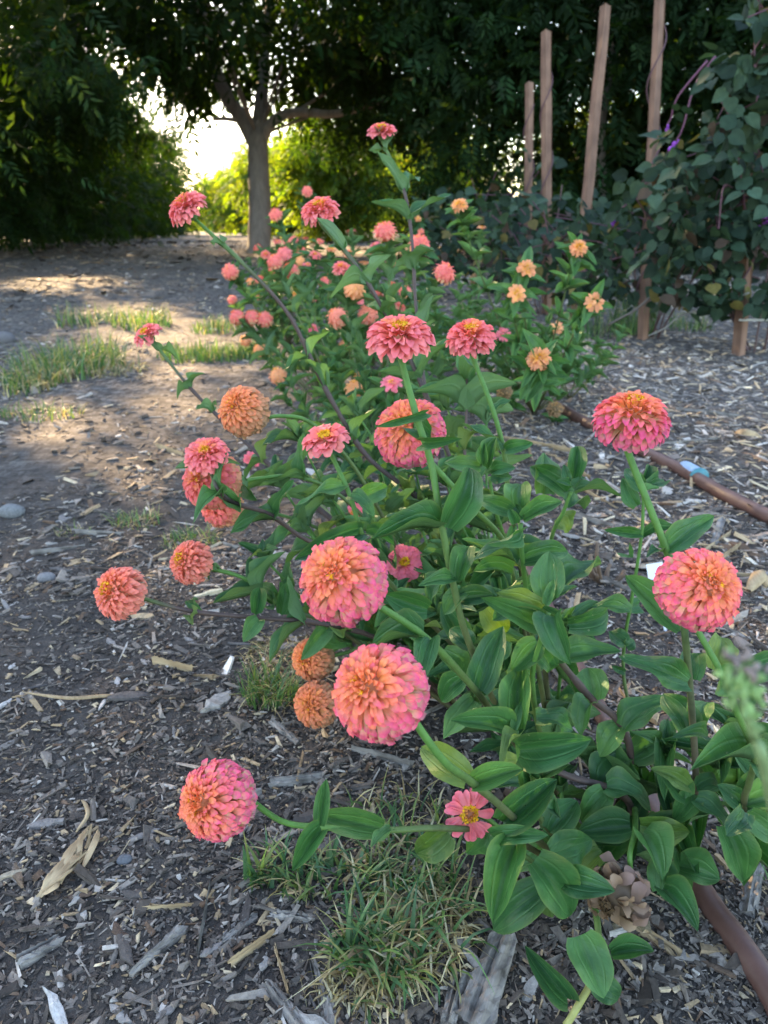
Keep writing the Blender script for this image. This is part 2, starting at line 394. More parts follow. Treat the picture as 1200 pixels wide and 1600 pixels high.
tree(tb, 11.5, (8.6, 8.8, 6.4), 2.6, 14500, .36, 11, 'big forked tree with a pale bare trunk beside the path', 'orchard trees around the flower bed',
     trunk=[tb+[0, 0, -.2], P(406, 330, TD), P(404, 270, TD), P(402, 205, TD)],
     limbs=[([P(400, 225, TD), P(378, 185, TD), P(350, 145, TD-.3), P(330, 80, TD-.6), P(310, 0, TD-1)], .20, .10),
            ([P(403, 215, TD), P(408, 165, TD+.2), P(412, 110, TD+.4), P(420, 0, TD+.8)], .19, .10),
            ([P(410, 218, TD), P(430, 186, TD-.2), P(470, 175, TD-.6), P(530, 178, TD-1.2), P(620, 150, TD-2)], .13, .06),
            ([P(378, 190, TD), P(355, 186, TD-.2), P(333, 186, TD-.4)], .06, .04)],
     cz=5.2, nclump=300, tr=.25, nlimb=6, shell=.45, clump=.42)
for i, (u, v, h, rx, zm, n, L, lab) in enumerate([
        (10.2, -5.6, 8.0, 3.6, 1.15, 6000, .34, 'nearest tree of the left row, its branches hanging in at top left'),
        (18.5, -6.3, 7.0, 3.7, .55, 4200, .34, 'dense dark low-skirted tree behind the left mulch, at the photo edge'),
        (25.5, -5.2, 7.0, 3.8, .50, 3800, .36, 'dense dark tree in the left row, next to the path gap'),
        (33.0, -4.5, 7.0, 3.8, .50, 3000, .40, 'dark tree third along the left row towards the gap'),
        (42.0, -3.9, 7.0, 3.8, .40, 2400, .46, 'farther tree of the left row narrowing the sky gap'),
        (55.0, -3.3, 7.0, 3.8, .40, 1800, .55, 'far tree at the end of the left row by the bright gap')]):
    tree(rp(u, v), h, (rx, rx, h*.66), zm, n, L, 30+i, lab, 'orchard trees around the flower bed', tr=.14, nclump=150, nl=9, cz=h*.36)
for i, (x, y, h, rx, zm, n, L, lab) in enumerate([
        (3.9, 15.2, 9.5, 4.2, .55, 6200, .34, 'dense dark tree hanging low behind the middle of the flower bed'),
        (7.9, 12.8, 9.5, 4.2, .6, 5600, .34, 'dark tree right behind the bean stakes'),
        (5.6, 22.0, 9.5, 4.2, .6, 2200, .38, 'second tree behind the bean trellis, farther back'),
        (13.2, 16.0, 9.5, 4.2, .5, 3600, .38, 'dark tree at the right edge beyond the bean vines'),
        (11.5, 25.0, 9.5, 4.4, .5, 1500, .42, 'back-row tree seen through gaps right of the trellis')]):
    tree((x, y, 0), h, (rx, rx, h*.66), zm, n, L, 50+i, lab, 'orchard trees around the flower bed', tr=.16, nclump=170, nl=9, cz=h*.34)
for i, (u, v, h, rx, zm, n, L, lab) in enumerate([
        (31, 5.2, 4.8, 2.6, .25, 2200, .40, 'sunlit yellow green tree just behind the bare trunk'),
        (40, 4.6, 4.8, 2.6, .25, 1800, .46, 'sunlit yellow green tree along the right of the path'),
        (52, 4.0, 5.0, 2.7, .25, 1500, .55, 'pale green tree where the path vanishes'),
        (36, 10.5, 5.5, 3.2, .3, 2000, .44, 'sunlit tree glimpsed between trunk and dark foliage'),
        (32, 17.0, 5.5, 3.2, .3, 1800, .44, 'sunlit tree glimpsed behind the leaning stakes'),
        (70, 3.4, 5.2, 3.0, .2, 1300, .7, 'farthest pale tree at the path end')]):
    tree(rp(u, v), h, (rx, rx, h*.5), zm, n, L, 70+i, lab, 'sunlit trees of the next orchard block', tr=.12, nclump=110, col=(.085, .135, .030), nl=9, lw=.32)  # much lighter leaf colour: sunlight on these crowns put into the colour

rg = np.random.default_rng(5); n = 9000              # the low far end of the orchard, one mass at this distance
p = RU*rg.uniform(84, 125, n)[:, None] + RV*rg.uniform(-45, 60, n)[:, None]; p[:, 2] = 3.1*rg.random(n)**.8*(.8+.3*vnoise(p[:, 0], p[:, 1], .3, 4))
tV, tF = leaf_template(9, .9, .16, seed=4); V, F = instance(tV, tF, p, rotmats(rg.uniform(0, 6.3, n), -.4+rg.normal(size=n)*.5, rg.normal(size=n)*.6), rg.uniform(.8, 1.6, n))
link('distant_orchard', mesh('distant_orchard', V, F, M_tree, np.repeat(np.array((.085, .135, .030))*np.exp(rg.normal(size=(n, 1))*.2), len(tV), 0), smooth=False), None, kind='stuff', label='low pale green far end of the orchard across the path', category='orchard')  # leaf colour lightened for sunlight, same as the next block

# ------------------------------------------------------------------ mulch chips
def chip_shape(rg, n, L, W, T):
    """n irregular splinters, 8 corners each, no bottom face"""
    s = np.array([[-1, -1, 0], [1, -1, 0], [1, 1, 0], [-1, 1, 0], [-1, -1, 1], [1, -1, 1], [1, 1, 1], [-1, 1, 1]], float)
    V = np.repeat(s[None], n, 0); V[:, :, 0] *= (W/2)[:, None]; V[:, :, 1] *= (L/2)[:, None]; V[:, :, 2] *= T[:, None]
    tp = rg.uniform(.25, 1.05, (n, 2))
    V[:, [0, 1, 4, 5], 0] *= tp[:, :1]; V[:, [2, 3, 6, 7], 0] *= tp[:, 1:]
    V[:, :, 1] += rg.normal(size=(n, 8))*(L*.10)[:, None]; V[:, :, 0] += rg.normal(size=(n, 8))*(W*.10)[:, None]
    V[:, 4:, 2] *= rg.uniform(.45, 1.2, (n, 4)); V[:, 4:, :2] *= .86
    return V
CHF = np.array([[4, 5, 6, 7], [0, 1, 5, 4], [1, 2, 6, 5], [2, 3, 7, 6], [3, 0, 4, 7]])
CHPAL = np.array([[.055, .046, .042], [.085, .070, .062], [.12, .105, .097], [.17, .145, .13], [.25, .22, .20], [.36, .33, .31], [.30, .22, .14], [.42, .34, .24], [.13, .085, .06]])
CHW = np.array([.20, .22, .20, .16, .075, .03, .055, .025, .045])
def scatter(rg, n, r0, r1, a0, a1, power):
    u = rg.random(n); k = 2-power
    r = (r0**k + u*(r1**k-r0**k))**(1/k); a = rg.uniform(a0, a1, n)
    return np.sin(a)*r, np.cos(a)*r
def cover(x, y):
    """how much mulch lies there: the trodden path on the left and patches of soil have less"""
    path = np.exp(-((x+.62+.19*(y-1.2))/.42)**2)*np.clip((y-1.2)*1.2, 0, 1)
    return np.clip(.66 + 1.3*vnoise(x, y, 3.1, 9) + .7*vnoise(x, y, 1.1, 19) + .35*(x > .25) - .25*path, .10, 1)
def chips(name, n, r0, r1, power, lmed, seed, pale=0, aspect=(.18, .55), flat=1.0, amin=-38, amax=44):
    rg = np.random.default_rng(seed)
    x, y = scatter(rg, n, r0, r1, R(amin), R(amax), power)
    keep = rg.random(n) < cover(x, y); x, y = x[keep], y[keep]; n = len(x)
    L = lmed*np.exp(rg.normal(size=n)*.5); L = np.minimum(L, lmed*3.2)*(1+.10*np.hypot(x, y)); W = L*rg.uniform(*aspect, n); T = np.minimum(W*.45, .007)*rg.uniform(.5, 1.2, n)
    V = chip_shape(rg, n, L, W, T)
    Rm = rotmats(rg.uniform(0, 2*np.pi, n), rg.normal(size=n)*.20*flat, rg.normal(size=n)*.28*flat)
    V = np.einsum('nij,nkj->nki', Rm, V) + np.stack([x, y, gz(x, y)-T*.35+rg.random(n)*.003], -1)[:, None, :]
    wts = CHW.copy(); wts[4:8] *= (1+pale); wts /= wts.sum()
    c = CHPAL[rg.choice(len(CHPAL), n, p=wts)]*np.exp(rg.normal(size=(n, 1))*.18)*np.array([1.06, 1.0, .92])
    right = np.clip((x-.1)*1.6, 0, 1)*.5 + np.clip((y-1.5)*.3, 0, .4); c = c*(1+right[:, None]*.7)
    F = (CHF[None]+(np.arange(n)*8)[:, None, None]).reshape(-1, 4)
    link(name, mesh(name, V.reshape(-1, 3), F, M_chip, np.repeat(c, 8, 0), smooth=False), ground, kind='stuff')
chips('fine_mulch', 44000, .36, 2.0, 1.3, .0056, 1)
chips('soil_crumbs', 46000, .36, 1.5, 1.35, .0032, 5, aspect=(.45, 1.0))
chips('mulch', 15000, .36, 4.2, 1.3, .0115, 2, pale=.3, aspect=(.14, .45))
chips('far_mulch', 27000, 1.3, 11, 1.3, .017, 3, pale=.6)
chips('orchard_litter', 11000, 7, 34, .7, .045, 7, pale=.2, aspect=(.2, .6), amin=-38, amax=14)
chips('straw_mulch', 5200, .36, 6, 1.2, .022, 4, pale=2.5, aspect=(.05, .16), flat=1.2)
chips('pale_straw', 11000, .75, 5, 1.2, .022, 6, pale=4, aspect=(.07, .2), flat=1.3, amin=7, amax=44)
# the larger chips of the foreground, each its own piece
def big_chip_mesh(seed):
    rg = np.random.default_rng(seed); n = 7; wd = rg.uniform(.16, .42); th = rg.uniform(.06, .15); V = []; F = []
    ys = np.linspace(-.5, .5, n); cur = rg.normal()*.05
    wl = wd*.5*np.clip(np.sin(np.clip(np.linspace(.25, 2.9, n)+rg.normal(size=n)*.18, .2, 3))*1.1, .22, 1)
    for i, yy in enumerate(ys):
        cx = cur*math.sin(yy*4)+rg.normal()*.012; a, b = wl[i]*rg.uniform(.75, 1.15), wl[i]*rg.uniform(.75, 1.15); hz = th*rg.uniform(.65, 1.1); e = rg.normal()*.03
        V += [[cx-a, yy+e, -.02], [cx-a*.86, yy+e, hz*.8], [cx, yy+rg.normal()*.02, hz], [cx+b*.86, yy-e, hz*rg.uniform(.55, .95)], [cx+b, yy-e, -.02]]
    for i in range(n-1):
        for j in range(4): F.append([i*5+j, i*5+j+1, (i+1)*5+j+1, (i+1)*5+j])
    F.append([0, 1, 2, 3, 4][::-1]); F.append([(n-1)*5+j for j in range(5)])
    c = CHPAL[rg.choice([1, 2, 2, 3, 3, 4, 4, 5, 6, 7, 8])]
    return mesh('wood_chip', V, F, M_chipo, c, smooth=False)
CHM = [big_chip_mesh(900+i) for i in range(26)]
rg = np.random.default_rng(77); cnt = 0
while cnt < 230:
    x, y = scatter(rg, 1, .42, 1.9, R(-34), R(36), 1.3); x, y = x[0], y[0]
    if rg.random() > cover(x, y)+.1: continue
    L = rg.choice([.018, .024, .032, .042], p=[.40, .34, .19, .07])*rg.uniform(.8, 1.25)*(1+.12*y)
    q = Matrix.Translation(Vector((x, y, float(gz(x, y))+.0015))) @ Matrix.Rotation(rg.uniform(0, 6.28), 4, 'Z') @ Matrix.Rotation(rg.normal()*.10, 4, 'X') @ Matrix.Rotation(rg.normal()*.15, 4, 'Y') @ Matrix.Diagonal((L*rg.uniform(.7, 1.2), L, L, 1))
    link('wood_chip', CHM[rg.integers(len(CHM))], ground, q); cnt += 1
# ------------------------------------------------------------------ zinnia leaves, petals, heads
M_leaf_old = zinnia_leaf_mat('zinnia_leaf_yellowing', (.060, .125, .022), (.135, .20, .040), (.15, .21, .07))
def leaf_mesh(seed, droop, fold, wave, twist, nu=8, nv=11, name='leaf', mat=None):
    rg = np.random.default_rng(seed); V = []; U = []; F = []
    for i in range(nv+1):
        t = i/nv; wv = ((1-t)**.80)*((t+.06)**.45); wv = wv/.6 if i < nv else .006
        for j in range(nu+1):
            u = -1+2*j/nu; a = twist*t
            x = u*.5*wv; z = fold*abs(x)*2.1 - .10*fold + wave*.17*math.sin(t*9+seed+u*1.5)*abs(u)*wv
            z -= .035*(1-abs(abs(u)-.5)*2)*wv*-1 if abs(u) > .05 else .02*wv     # shallow quilting between nerves
            x2 = x*math.cos(a)-z*math.sin(a); z2 = x*math.sin(a)+z*math.cos(a)
            if droop >= 0:
                ang = droop*t*t*1.0; y = t*(1-.16*droop*t*t); zc = .10*math.sin(math.pi*min(t*1.3, 1)) - droop*.42*t**2.2
            else: y = t; zc = -droop*.35*t**2
            back = .045*(abs(u)**2)*(1-t)**6                                # clasping lobes at the base
            V.append([x2, y-back, z2+zc]); U.append([(u+1)/2, t])
    m = nu+1
    for i in range(nv):
        for j in range(nu): F.append([i*m+j, i*m+j+1, (i+1)*m+j+1, (i+1)*m+j])
    return mesh(name, V, np.array(F), mat or M_leaf, None, U)
OLDL = [leaf_mesh(70+i, .3+.3*i, .3, 1.0, .2-.2*i, mat=M_leaf_old) for i in range(4)]
LEAVES = [leaf_mesh(i, d, f, wv, tw) for i, (d, f, wv, tw) in enumerate([
    (.25, .35, .6, .15), (.45, .30, .8, -.25), (.7, .25, .7, .3), (1.0, .30, .9, -.15), (-.30, .45, .5, .1), (.35, .60, .6, 0),
    (.6, .40, 1.2, .45), (.2, .2, .8, -.4), (1.4, .3, 1.0, .25), (-.1, .3, .7, .3), (.4, .15, 1.4, -.5), (.8, .55, .8, 0), (1.2, .45, 1.1, -.35), (.5, .7, .5, .2)])]
SMALL = [leaf_mesh(40+i, d, f, wv, tw, 4, 6) for i, (d, f, wv, tw) in enumerate([(.2, .35, .4, .1), (.5, .3, .5, -.2), (.8, .3, .5, .2), (-.15, .4, .3, 0)])]

def petal_geo(seed, nu=4, nv=5, curl=.35, cup=.3):
    rg = np.random.default_rng(seed); V = []; T = []; F = []
    cu = curl*rg.uniform(.6, 1.5); cp = cup*rg.uniform(.6, 1.4); sk = rg.normal()*.06
    for i in range(nv+1):
        v = i/nv; hw = (.26+.24*min(1, v/.62)) if v < .72 else .5*math.sqrt(max(0, 1-((v-.72)/.30)**2))
        for j in range(nu+1):
            u = -1+2*j/nu
            V.append([u*hw+sk*v, v - (.035*(1-abs(u)) if i == nv else 0) - .05*abs(u)*(v > .8), cp*(u*hw)**2*1.3 + .10*math.sin(v*2.4) - cu*max(0, v-.5)**2])
            T.append(v)
    m = nu+1
    for i in range(nv):
        for j in range(nu): F.append([i*m+j, i*m+j+1, (i+1)*m+j+1, (i+1)*m+j])
    return np.array(V), np.array(F), np.array(T)
PG = [petal_geo(i, curl=c, cup=k) for i, (c, k) in enumerate([(.35, .35), (.6, .2), (.15, .6), (.9, .3)])]
PGL = [petal_geo(20+i, 2, 2, c, k) for i, (c, k) in enumerate([(.35, .35), (.6, .2), (.2, .5)])]
# palettes: rows from the middle of the head to its underside, (petal base, petal tip)
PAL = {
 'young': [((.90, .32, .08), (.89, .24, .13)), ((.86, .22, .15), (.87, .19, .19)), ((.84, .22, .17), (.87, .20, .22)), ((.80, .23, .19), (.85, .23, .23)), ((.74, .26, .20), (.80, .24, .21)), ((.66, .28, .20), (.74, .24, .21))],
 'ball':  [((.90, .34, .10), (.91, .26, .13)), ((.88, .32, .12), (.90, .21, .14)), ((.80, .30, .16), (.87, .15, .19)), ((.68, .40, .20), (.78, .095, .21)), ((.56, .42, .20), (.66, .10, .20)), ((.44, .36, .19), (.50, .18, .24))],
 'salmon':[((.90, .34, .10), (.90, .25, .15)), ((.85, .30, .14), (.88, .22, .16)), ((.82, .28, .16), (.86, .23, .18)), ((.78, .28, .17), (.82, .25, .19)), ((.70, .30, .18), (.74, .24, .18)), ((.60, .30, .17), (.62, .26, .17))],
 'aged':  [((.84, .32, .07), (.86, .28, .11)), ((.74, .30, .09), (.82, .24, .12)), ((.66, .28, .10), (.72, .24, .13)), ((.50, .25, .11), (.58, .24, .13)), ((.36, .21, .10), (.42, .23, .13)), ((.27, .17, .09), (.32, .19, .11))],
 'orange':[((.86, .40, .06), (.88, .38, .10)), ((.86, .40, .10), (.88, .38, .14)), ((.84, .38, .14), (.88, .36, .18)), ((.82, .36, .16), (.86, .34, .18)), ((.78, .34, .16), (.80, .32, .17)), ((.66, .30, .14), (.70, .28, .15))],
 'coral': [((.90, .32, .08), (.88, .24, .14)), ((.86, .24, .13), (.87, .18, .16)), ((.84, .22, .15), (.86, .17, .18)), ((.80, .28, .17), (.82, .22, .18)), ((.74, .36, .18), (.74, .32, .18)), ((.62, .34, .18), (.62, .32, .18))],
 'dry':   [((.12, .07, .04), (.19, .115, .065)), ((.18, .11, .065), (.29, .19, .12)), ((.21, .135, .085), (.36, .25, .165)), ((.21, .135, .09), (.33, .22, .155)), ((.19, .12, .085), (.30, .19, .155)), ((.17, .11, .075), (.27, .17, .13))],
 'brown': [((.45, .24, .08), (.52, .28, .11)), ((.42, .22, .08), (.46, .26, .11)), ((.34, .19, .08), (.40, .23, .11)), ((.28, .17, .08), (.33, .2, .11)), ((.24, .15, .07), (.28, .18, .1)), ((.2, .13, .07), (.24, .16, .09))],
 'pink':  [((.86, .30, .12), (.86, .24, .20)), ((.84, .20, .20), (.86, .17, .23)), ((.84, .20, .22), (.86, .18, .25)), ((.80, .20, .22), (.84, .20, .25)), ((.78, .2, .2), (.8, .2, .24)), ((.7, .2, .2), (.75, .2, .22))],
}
PMESH = {}
def petal_mesh(pal, lev, var):
    k = (pal, lev, var)
    if k not in PMESH:
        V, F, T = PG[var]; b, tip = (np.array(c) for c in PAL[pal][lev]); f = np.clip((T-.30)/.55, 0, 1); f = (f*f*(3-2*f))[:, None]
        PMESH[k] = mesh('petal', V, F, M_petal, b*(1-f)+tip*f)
    return PMESH[k]
def ellipsoid(c, ax, a, b, col, nlat=8, nlon=12):
    """rotated ellipsoid, radius a across and b along ax"""
    ax = nrm(ax); e1 = nrm(np.cross(ax, [.31, .2, .93])); e2 = np.cross(ax, e1); V = []; F = []
    for i in range(nlat+1):
        th = math.pi*i/nlat
        for j in range(nlon):
            ph = 2*math.pi*j/nlon; V.append(c + a*math.sin(th)*(math.cos(ph)*e1+math.sin(ph)*e2) + b*math.cos(th)*ax)
    for i in range(nlat):
        for j in range(nlon): F.append([i*nlon+j, (i+1)*nlon+j, (i+1)*nlon+(j+1) % nlon, i*nlon+(j+1) % nlon])
    return V, F
KINDS = {  # n, theta0, theta_max, H/R, base fraction, delta, width, length, florets
 'ball':   dict(n=620, t0=.05, t1=2.65, H=.96, bf=.70, dl=.42, w=(.095, .180), l=(.20, .36), p=.76, flo=2),
 'globe':  dict(n=290, t0=.10, t1=2.30, H=.90, bf=.50, dl=.38, w=(.11, .20), l=(.26, .48), p=.74, flo=8),
 'dome':   dict(n=150, t0=.18, t1=1.95, H=.62, bf=.30, dl=.34, w=(.13, .25), l=(.30, .66), p=.76, flo=14),
 'flat':   dict(n=58, t0=.34, t1=1.72, H=.40, bf=.25, dl=.25, w=(.20, .38), l=(.34, .72), p=.72, flo=18),
 'single': dict(n=30, t0=1.10, t1=1.60, H=.24, bf=.30, dl=.15, w=(.25, .31), l=(.56, .62), p=.8, flo=34),
 'ragged': dict(n=58, t0=.55, t1=2.5, H=.72, bf=.25, dl=.75, w=(.24, .36), l=(.42, .66), p=.75, flo=16)}
def flower_head(plant, c, ax, rad, kind, pal, seed, cam_facing_cap=0, small=False, squash=1.0):
    """head mesh (receptacle and green bracts) with its petals and disc florets as children"""
    rg = np.random.default_rng(seed); K = KINDS[kind]; c = np.asarray(c, float); ax = nrm(ax)
    e1 = nrm(np.cross(ax, [.31, .2, .93])); e2 = np.cross(ax, e1); H = K['H']*squash
    mb = MB(); flat = K['t1'] < 2.0
    core = {'dry': (.12, .08, .05), 'brown': (.14, .09, .04)}.get(pal, (.55, .20, .10))
    if small and pal not in ('dry', 'brown'): core = tuple(.5*(a_+b_) for a_, b_ in zip(*PAL[pal][2]))
    V, F = ellipsoid(c - ax*rad*(.10 if flat else .0), ax, rad*(.30 if flat else (.62 if not small else .80)), rad*H*((.64 if not small else .80) if not flat else .42), core); mb.add(V, F, core)
    # bracts: a green cup under the head
    cb = c - ax*rad*(H*.62 if not flat else .26)
    V, F = ellipsoid(cb, ax, rad*.27, rad*.22, (.10, .19, .06), 6, 12); mb.add(V, F, (.10, .19, .06))
    nb = 12 if not small else 0
    for k in range(nb):
        a = 2*math.pi*k/nb; rd = math.cos(a)*e1+math.sin(a)*e2
        b0 = cb + rd*rad*.20 - ax*rad*.12; b1 = cb + rd*rad*.33 + ax*rad*.14; s = np.cross(ax, rd)*rad*.075
        mb.add([b0-s, b0+s, b1+s*.8, b1+rd*rad*.02+ax*rad*.05, b1-s*.8], [[0, 1, 2, 3, 4]], (.12, .21, .07))
    head = link('flower_head', mb.mesh('flower_head', M_green), plant, Matrix.Translation(Vector(c)) @ Matrix.Identity(4))
    head.data.transform(Matrix.Translation(Vector(-c)))
    n = K['n'] if not small else max(16, int(min(K['n'], 190)*.40)); geos = PGL if small else PG; wk = 1.0 if not small else 1.5
    jb = MB(); single = 0; tocam = nrm(C0-c)
    for i in range(n):
        s = (i+.5)/n; th = K['t0'] + (K['t1']-K['t0'])*s**K['p']; ph = i*2.39996 + rg.normal()*.12
        th += rg.normal()*(.035 if kind != 'ragged' else .2); q = min(1, th/1.35)
        rd = math.cos(ph)*e1+math.sin(ph)*e2; rr = rad*(1+rg.normal()*.035)
        tip = c + rr*(math.sin(th)*rd) + rr*H*math.cos(th)*ax
        tb_ = max(0, th-K['dl']*min(1, th/.9)*rg.uniform(.7, 1.3)); bs = c + rad*K['bf']*(math.sin(tb_)*rd + H*math.cos(tb_)*ax)
        d = tip-bs; ln = np.linalg.norm(d); want = rad*(K['l'][0]+(K['l'][1]-K['l'][0])*q)*rg.uniform(.9, 1.1)
        d = nrm(d + rg.normal(size=3)*ln*(.09 if kind != 'ragged' else .35)); bs = tip - d*max(want, ln*.75); ln = np.linalg.norm(tip-bs)
        nr = math.cos(th)*rd*-1*H + math.sin(th)*ax; nr = ax*.6*math.cos(th*.5) + nrm(tip-c)*.75 + rg.normal(size=3)*(.14 if kind != 'ragged' else .5)
        wd = rad*(K['w'][0]+(K['w'][1]-K['w'][0])*q)*wk*rg.uniform(.85, 1.15)
        M = frame(bs, d, nr, wd, ln, ln)
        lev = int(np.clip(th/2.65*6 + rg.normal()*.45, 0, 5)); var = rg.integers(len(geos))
        face = np.dot(nrm(tip-c), tocam)
        if single < cam_facing_cap and face > -.05 and not small:
            link('petal', petal_mesh(pal, lev, int(var)), head, M); single += 1
        else:
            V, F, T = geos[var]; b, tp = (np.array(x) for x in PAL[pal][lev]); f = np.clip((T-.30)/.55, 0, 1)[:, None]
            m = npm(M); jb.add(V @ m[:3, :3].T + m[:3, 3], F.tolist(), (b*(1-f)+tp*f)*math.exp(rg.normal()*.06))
    if jb.n: link('petals', jb.mesh('petals', M_petal), head, kind='stuff').data.transform(Matrix.Identity(4))
    # disc florets: little yellow stars round the middle
    nf = K['flo'] if not small else (4 if K['flo'] > 8 else 0)
    if nf and pal not in ('brown',):
        fb = MB()
        fc = (.80, .42, .02) if pal != 'dry' else (.10, .06, .03)
        for k in range(nf):
            rr = rad*(.05+.20*math.sqrt((k+.5)/nf))*(1.5 if kind == 'single' else 1); ph = k*2.39996
            rd = math.cos(ph)*e1+math.sin(ph)*e2; zc = rad*(H*(.94 if kind not in ('single', 'flat') else .62) - .35*(rr/rad)**2*2)
            if kind in ('dome', 'flat'): zc = rad*H*.80
            o = c + rd*rr + ax*zc; up = nrm(ax+rd*.5); s1 = nrm(np.cross(up, [.2, .5, .8])); s2 = np.cross(up, s1)
            st = np.array([(1.0 if m % 2 == 0 else .45) for m in range(10)])*rad*.085*rg.uniform(.8, 1.2)
            Vs = [o + (math.cos(m*math.pi/5)*s1+math.sin(m*math.pi/5)*s2)*st[m]+up*(.02*rad if m % 2 == 0 else 0) for m in range(10)]
            Vs += [o-up*rad*.16]; fs = [list(range(10))] + [[m, 10, (m+1) % 10] for m in range(10)]
            cc_ = np.array(fc)*rg.uniform(.8, 1.15) if not (kind == 'single' and k < 7) else np.array((.62, .20, .05))
            fb.add(Vs, fs, cc_)
        link('disc_florets', fb.mesh('disc_florets', M_petal, False), head)
    return cb - ax*rad*.15

GRN = np.array((.075, .175, .035)); PUR = np.array((.080, .052, .045)); BRN = np.array((.095, .095, .042))
def stem(plant, pts, r0, r1, c0=GRN, c1=BRN, n=None, name='stem', sides=8, knots=()):
    pts = np.asarray(pts, float); n = n or max(8, 5*len(pts)); S = spline(pts, n); t = np.linspace(0, 1, n)
    rad = (r0+(r1-r0)*t)*.82; rad[0] *= 1.25
    for k in knots: rad *= 1+.30*np.exp(-((t-k)/.025)**2)
    V, F = tube(S, rad, sides); f = np.repeat(np.clip((t-(.13 if c1[1] < .07 else .38))/(.16 if c1[1] < .07 else .45), 0, 1), sides)[:, None]
    o = Matrix.Translation(Vector(S[-1]))
    ob = link(name, mesh(name, V-S[-1], F, M_stem, np.asarray(c0)*(1-f)+np.asarray(c1)*f), plant, o)
    return S
LRG = np.random.default_rng(5)
def leaf(plant, base, tip, wd, nrml, var=None, lib=None, name='leaf'):
    if lib is None and var is None and LRG.random() < .10 and np.asarray(base)[2] < .32: lib = OLDL
    lib = lib or LEAVES; base = np.asarray(base); d = np.asarray(tip)-base; ln = np.linalg.norm(d)
    var = int(LRG.integers(len(lib))) if var is None else var
    return link(name, lib[var], plant, frame(base, d, nrml, wd, ln, (wd+ln)*.5))
def pleaf(plant, bx, by, tx, ty, w, d, dd=0.0, var=None, tilt=(0, .35)):
    """leaf seen from pixel base to pixel tip, apparent width w pixels, at depth d"""
    b = P(bx, by, d); t = P(tx, ty, d+dd); n = nrm(C0-b) + UP*tilt[1] + RT*tilt[0] + LRG.normal(size=3)*.30
    return leaf(plant, b, t, w*d/FPX*1.08, n, var)
def pair(plant, S, t, ln, k, lib=None, el=.55, wr=.40, rnd=.18, joined=None):
    """an opposite pair of clasping leaves at fraction t of stem S (S runs head to root)"""
    i = int(np.clip(t*(len(S)-1), 1, len(S)-2)); p = S[i]; up = nrm(S[i-1]-S[i+1])
    a = nrm(np.cross(up, [.25, .13, .95] if abs(up[2]) < .9 else [1, .2, 0])); b = np.cross(up, a)
    ang = k*math.pi/2 + LRG.normal()*.25; s = a*math.cos(ang)+b*math.sin(ang)
    for sg in (1, -1):
        e = el+LRG.normal()*rnd; d = nrm(s*sg*math.cos(e)+up*math.sin(e)+np.array([0, 0, .12])); L = ln*LRG.uniform(.82, 1.12)
        tip = p+d*L; tip[2] = max(tip[2], .012)
        nn = up*.9 - s*sg*.35 + np.array([0, 0, .45]) + LRG.normal(size=3)*.15
        if joined is None: leaf(plant, p, tip, L*wr*LRG.uniform(.85, 1.15), nn, None, lib)
        else: joined.append((p, tip, L*wr*LRG.uniform(.9, 1.2), nn))
def rosette(plant, p, up, ln, n=3, lib=None, joined=None):
    up = nrm(up); a = nrm(np.cross(up, [.3, .2, .9])); b = np.cross(up, a); ph = LRG.uniform(0, 3)
    for k in range(n):
        for sg in (1, -1):
            s = (a*math.cos(ph+k*1.57)+b*math.sin(ph+k*1.57))*sg; e = .45+.33*k; L = ln*(1-.24*k)*LRG.uniform(.85, 1.1)
            d = nrm(s*math.cos(e)+up*math.sin(e)); q = (p+up*ln*.06*k, p+up*ln*.06*k+d*L, L*.40, up*.8-s*.5)
            if joined is None: leaf(plant, q[0], q[1], q[2], q[3], None, lib)
            else: joined.append(q)
def zplant(base, label, group): return empty('zinnia_plant', base, label=label, category='zinnia', group=group)
def flower(plant, px, py, dpx, true_d, axis, kind, pal, seed, path=(), cap=0, r=(.0022, .0034), nodes=(), c1=BRN, squash=1.0, lln=.06, small=False, base=None, sides=8):
    """flower head at a pixel with its stem along (px, py, depth) points down to the root"""
    d = true_d*FPX/dpx; c = P(px, py, d); ax = CV(axis)
    bk = flower_head(plant, c, ax, true_d/2, kind, pal, seed, cap, small, squash)
    pts = [bk+ax*true_d*.1, bk - ax*true_d*.06]
    pts += [P(*q) if len(q) == 3 else np.asarray(q[3:]) for q in path]
    if base is not None: pts.append(np.asarray(base, float)-np.array([0, 0, .01]))
    S = stem(plant, pts, r[0], r[1], c1=c1, sides=sides, knots=[q[0] for q in nodes])
    for k, q in enumerate(nodes): pair(plant, S, q[0], q[1], k, el=q[2] if len(q) > 2 else .55)
    return S, d
FG = 'coral zinnias of the near clump'
def gp(px, py):
    g = G(px, py); g[2] = float(gz(g[0], g[1])); return g

# ---- plant A: front of the clump
bA = gp(915, 1365)
A = zplant(bA, 'front zinnia with the biggest ball bloom and a small open pink daisy-like bloom', FG)
S, d5 = flower(A, 595, 1082, 152, .058, (-.50, .42, .76), 'ball', 'ball', 101, [(690, 1185, .49), (737, 1222, .52), (800, 1275, .60)], cap=115, r=(.0030, .0038), base=bA)
S, d7 = flower(A, 342, 1250, 121, .058, (-.62, .16, .78), 'ball', 'ball', 102, [(440, 1283, .612), (500, 1292, .61), (600, 1297, .61), (700, 1294, .62), (800, 1310, .66)], cap=100, r=(.0027, .0034), base=bA)
S, d8 = flower(A, 733, 1272, 80, .042, (.05, .25, .96), 'single', 'pink', 103, [(770, 1285, .645), (830, 1345, .655), (870, 1350, .69)], cap=30, r=(.0020, .003), base=bA)
S, d25 = flower(A, 966, 1398, 108, .056, (-.72, -.30, .62), 'ragged', 'dry', 104, [(984, 1335, .63), (992, 1300, .66), (992, 1264, .705)], cap=58, c1=GRN)
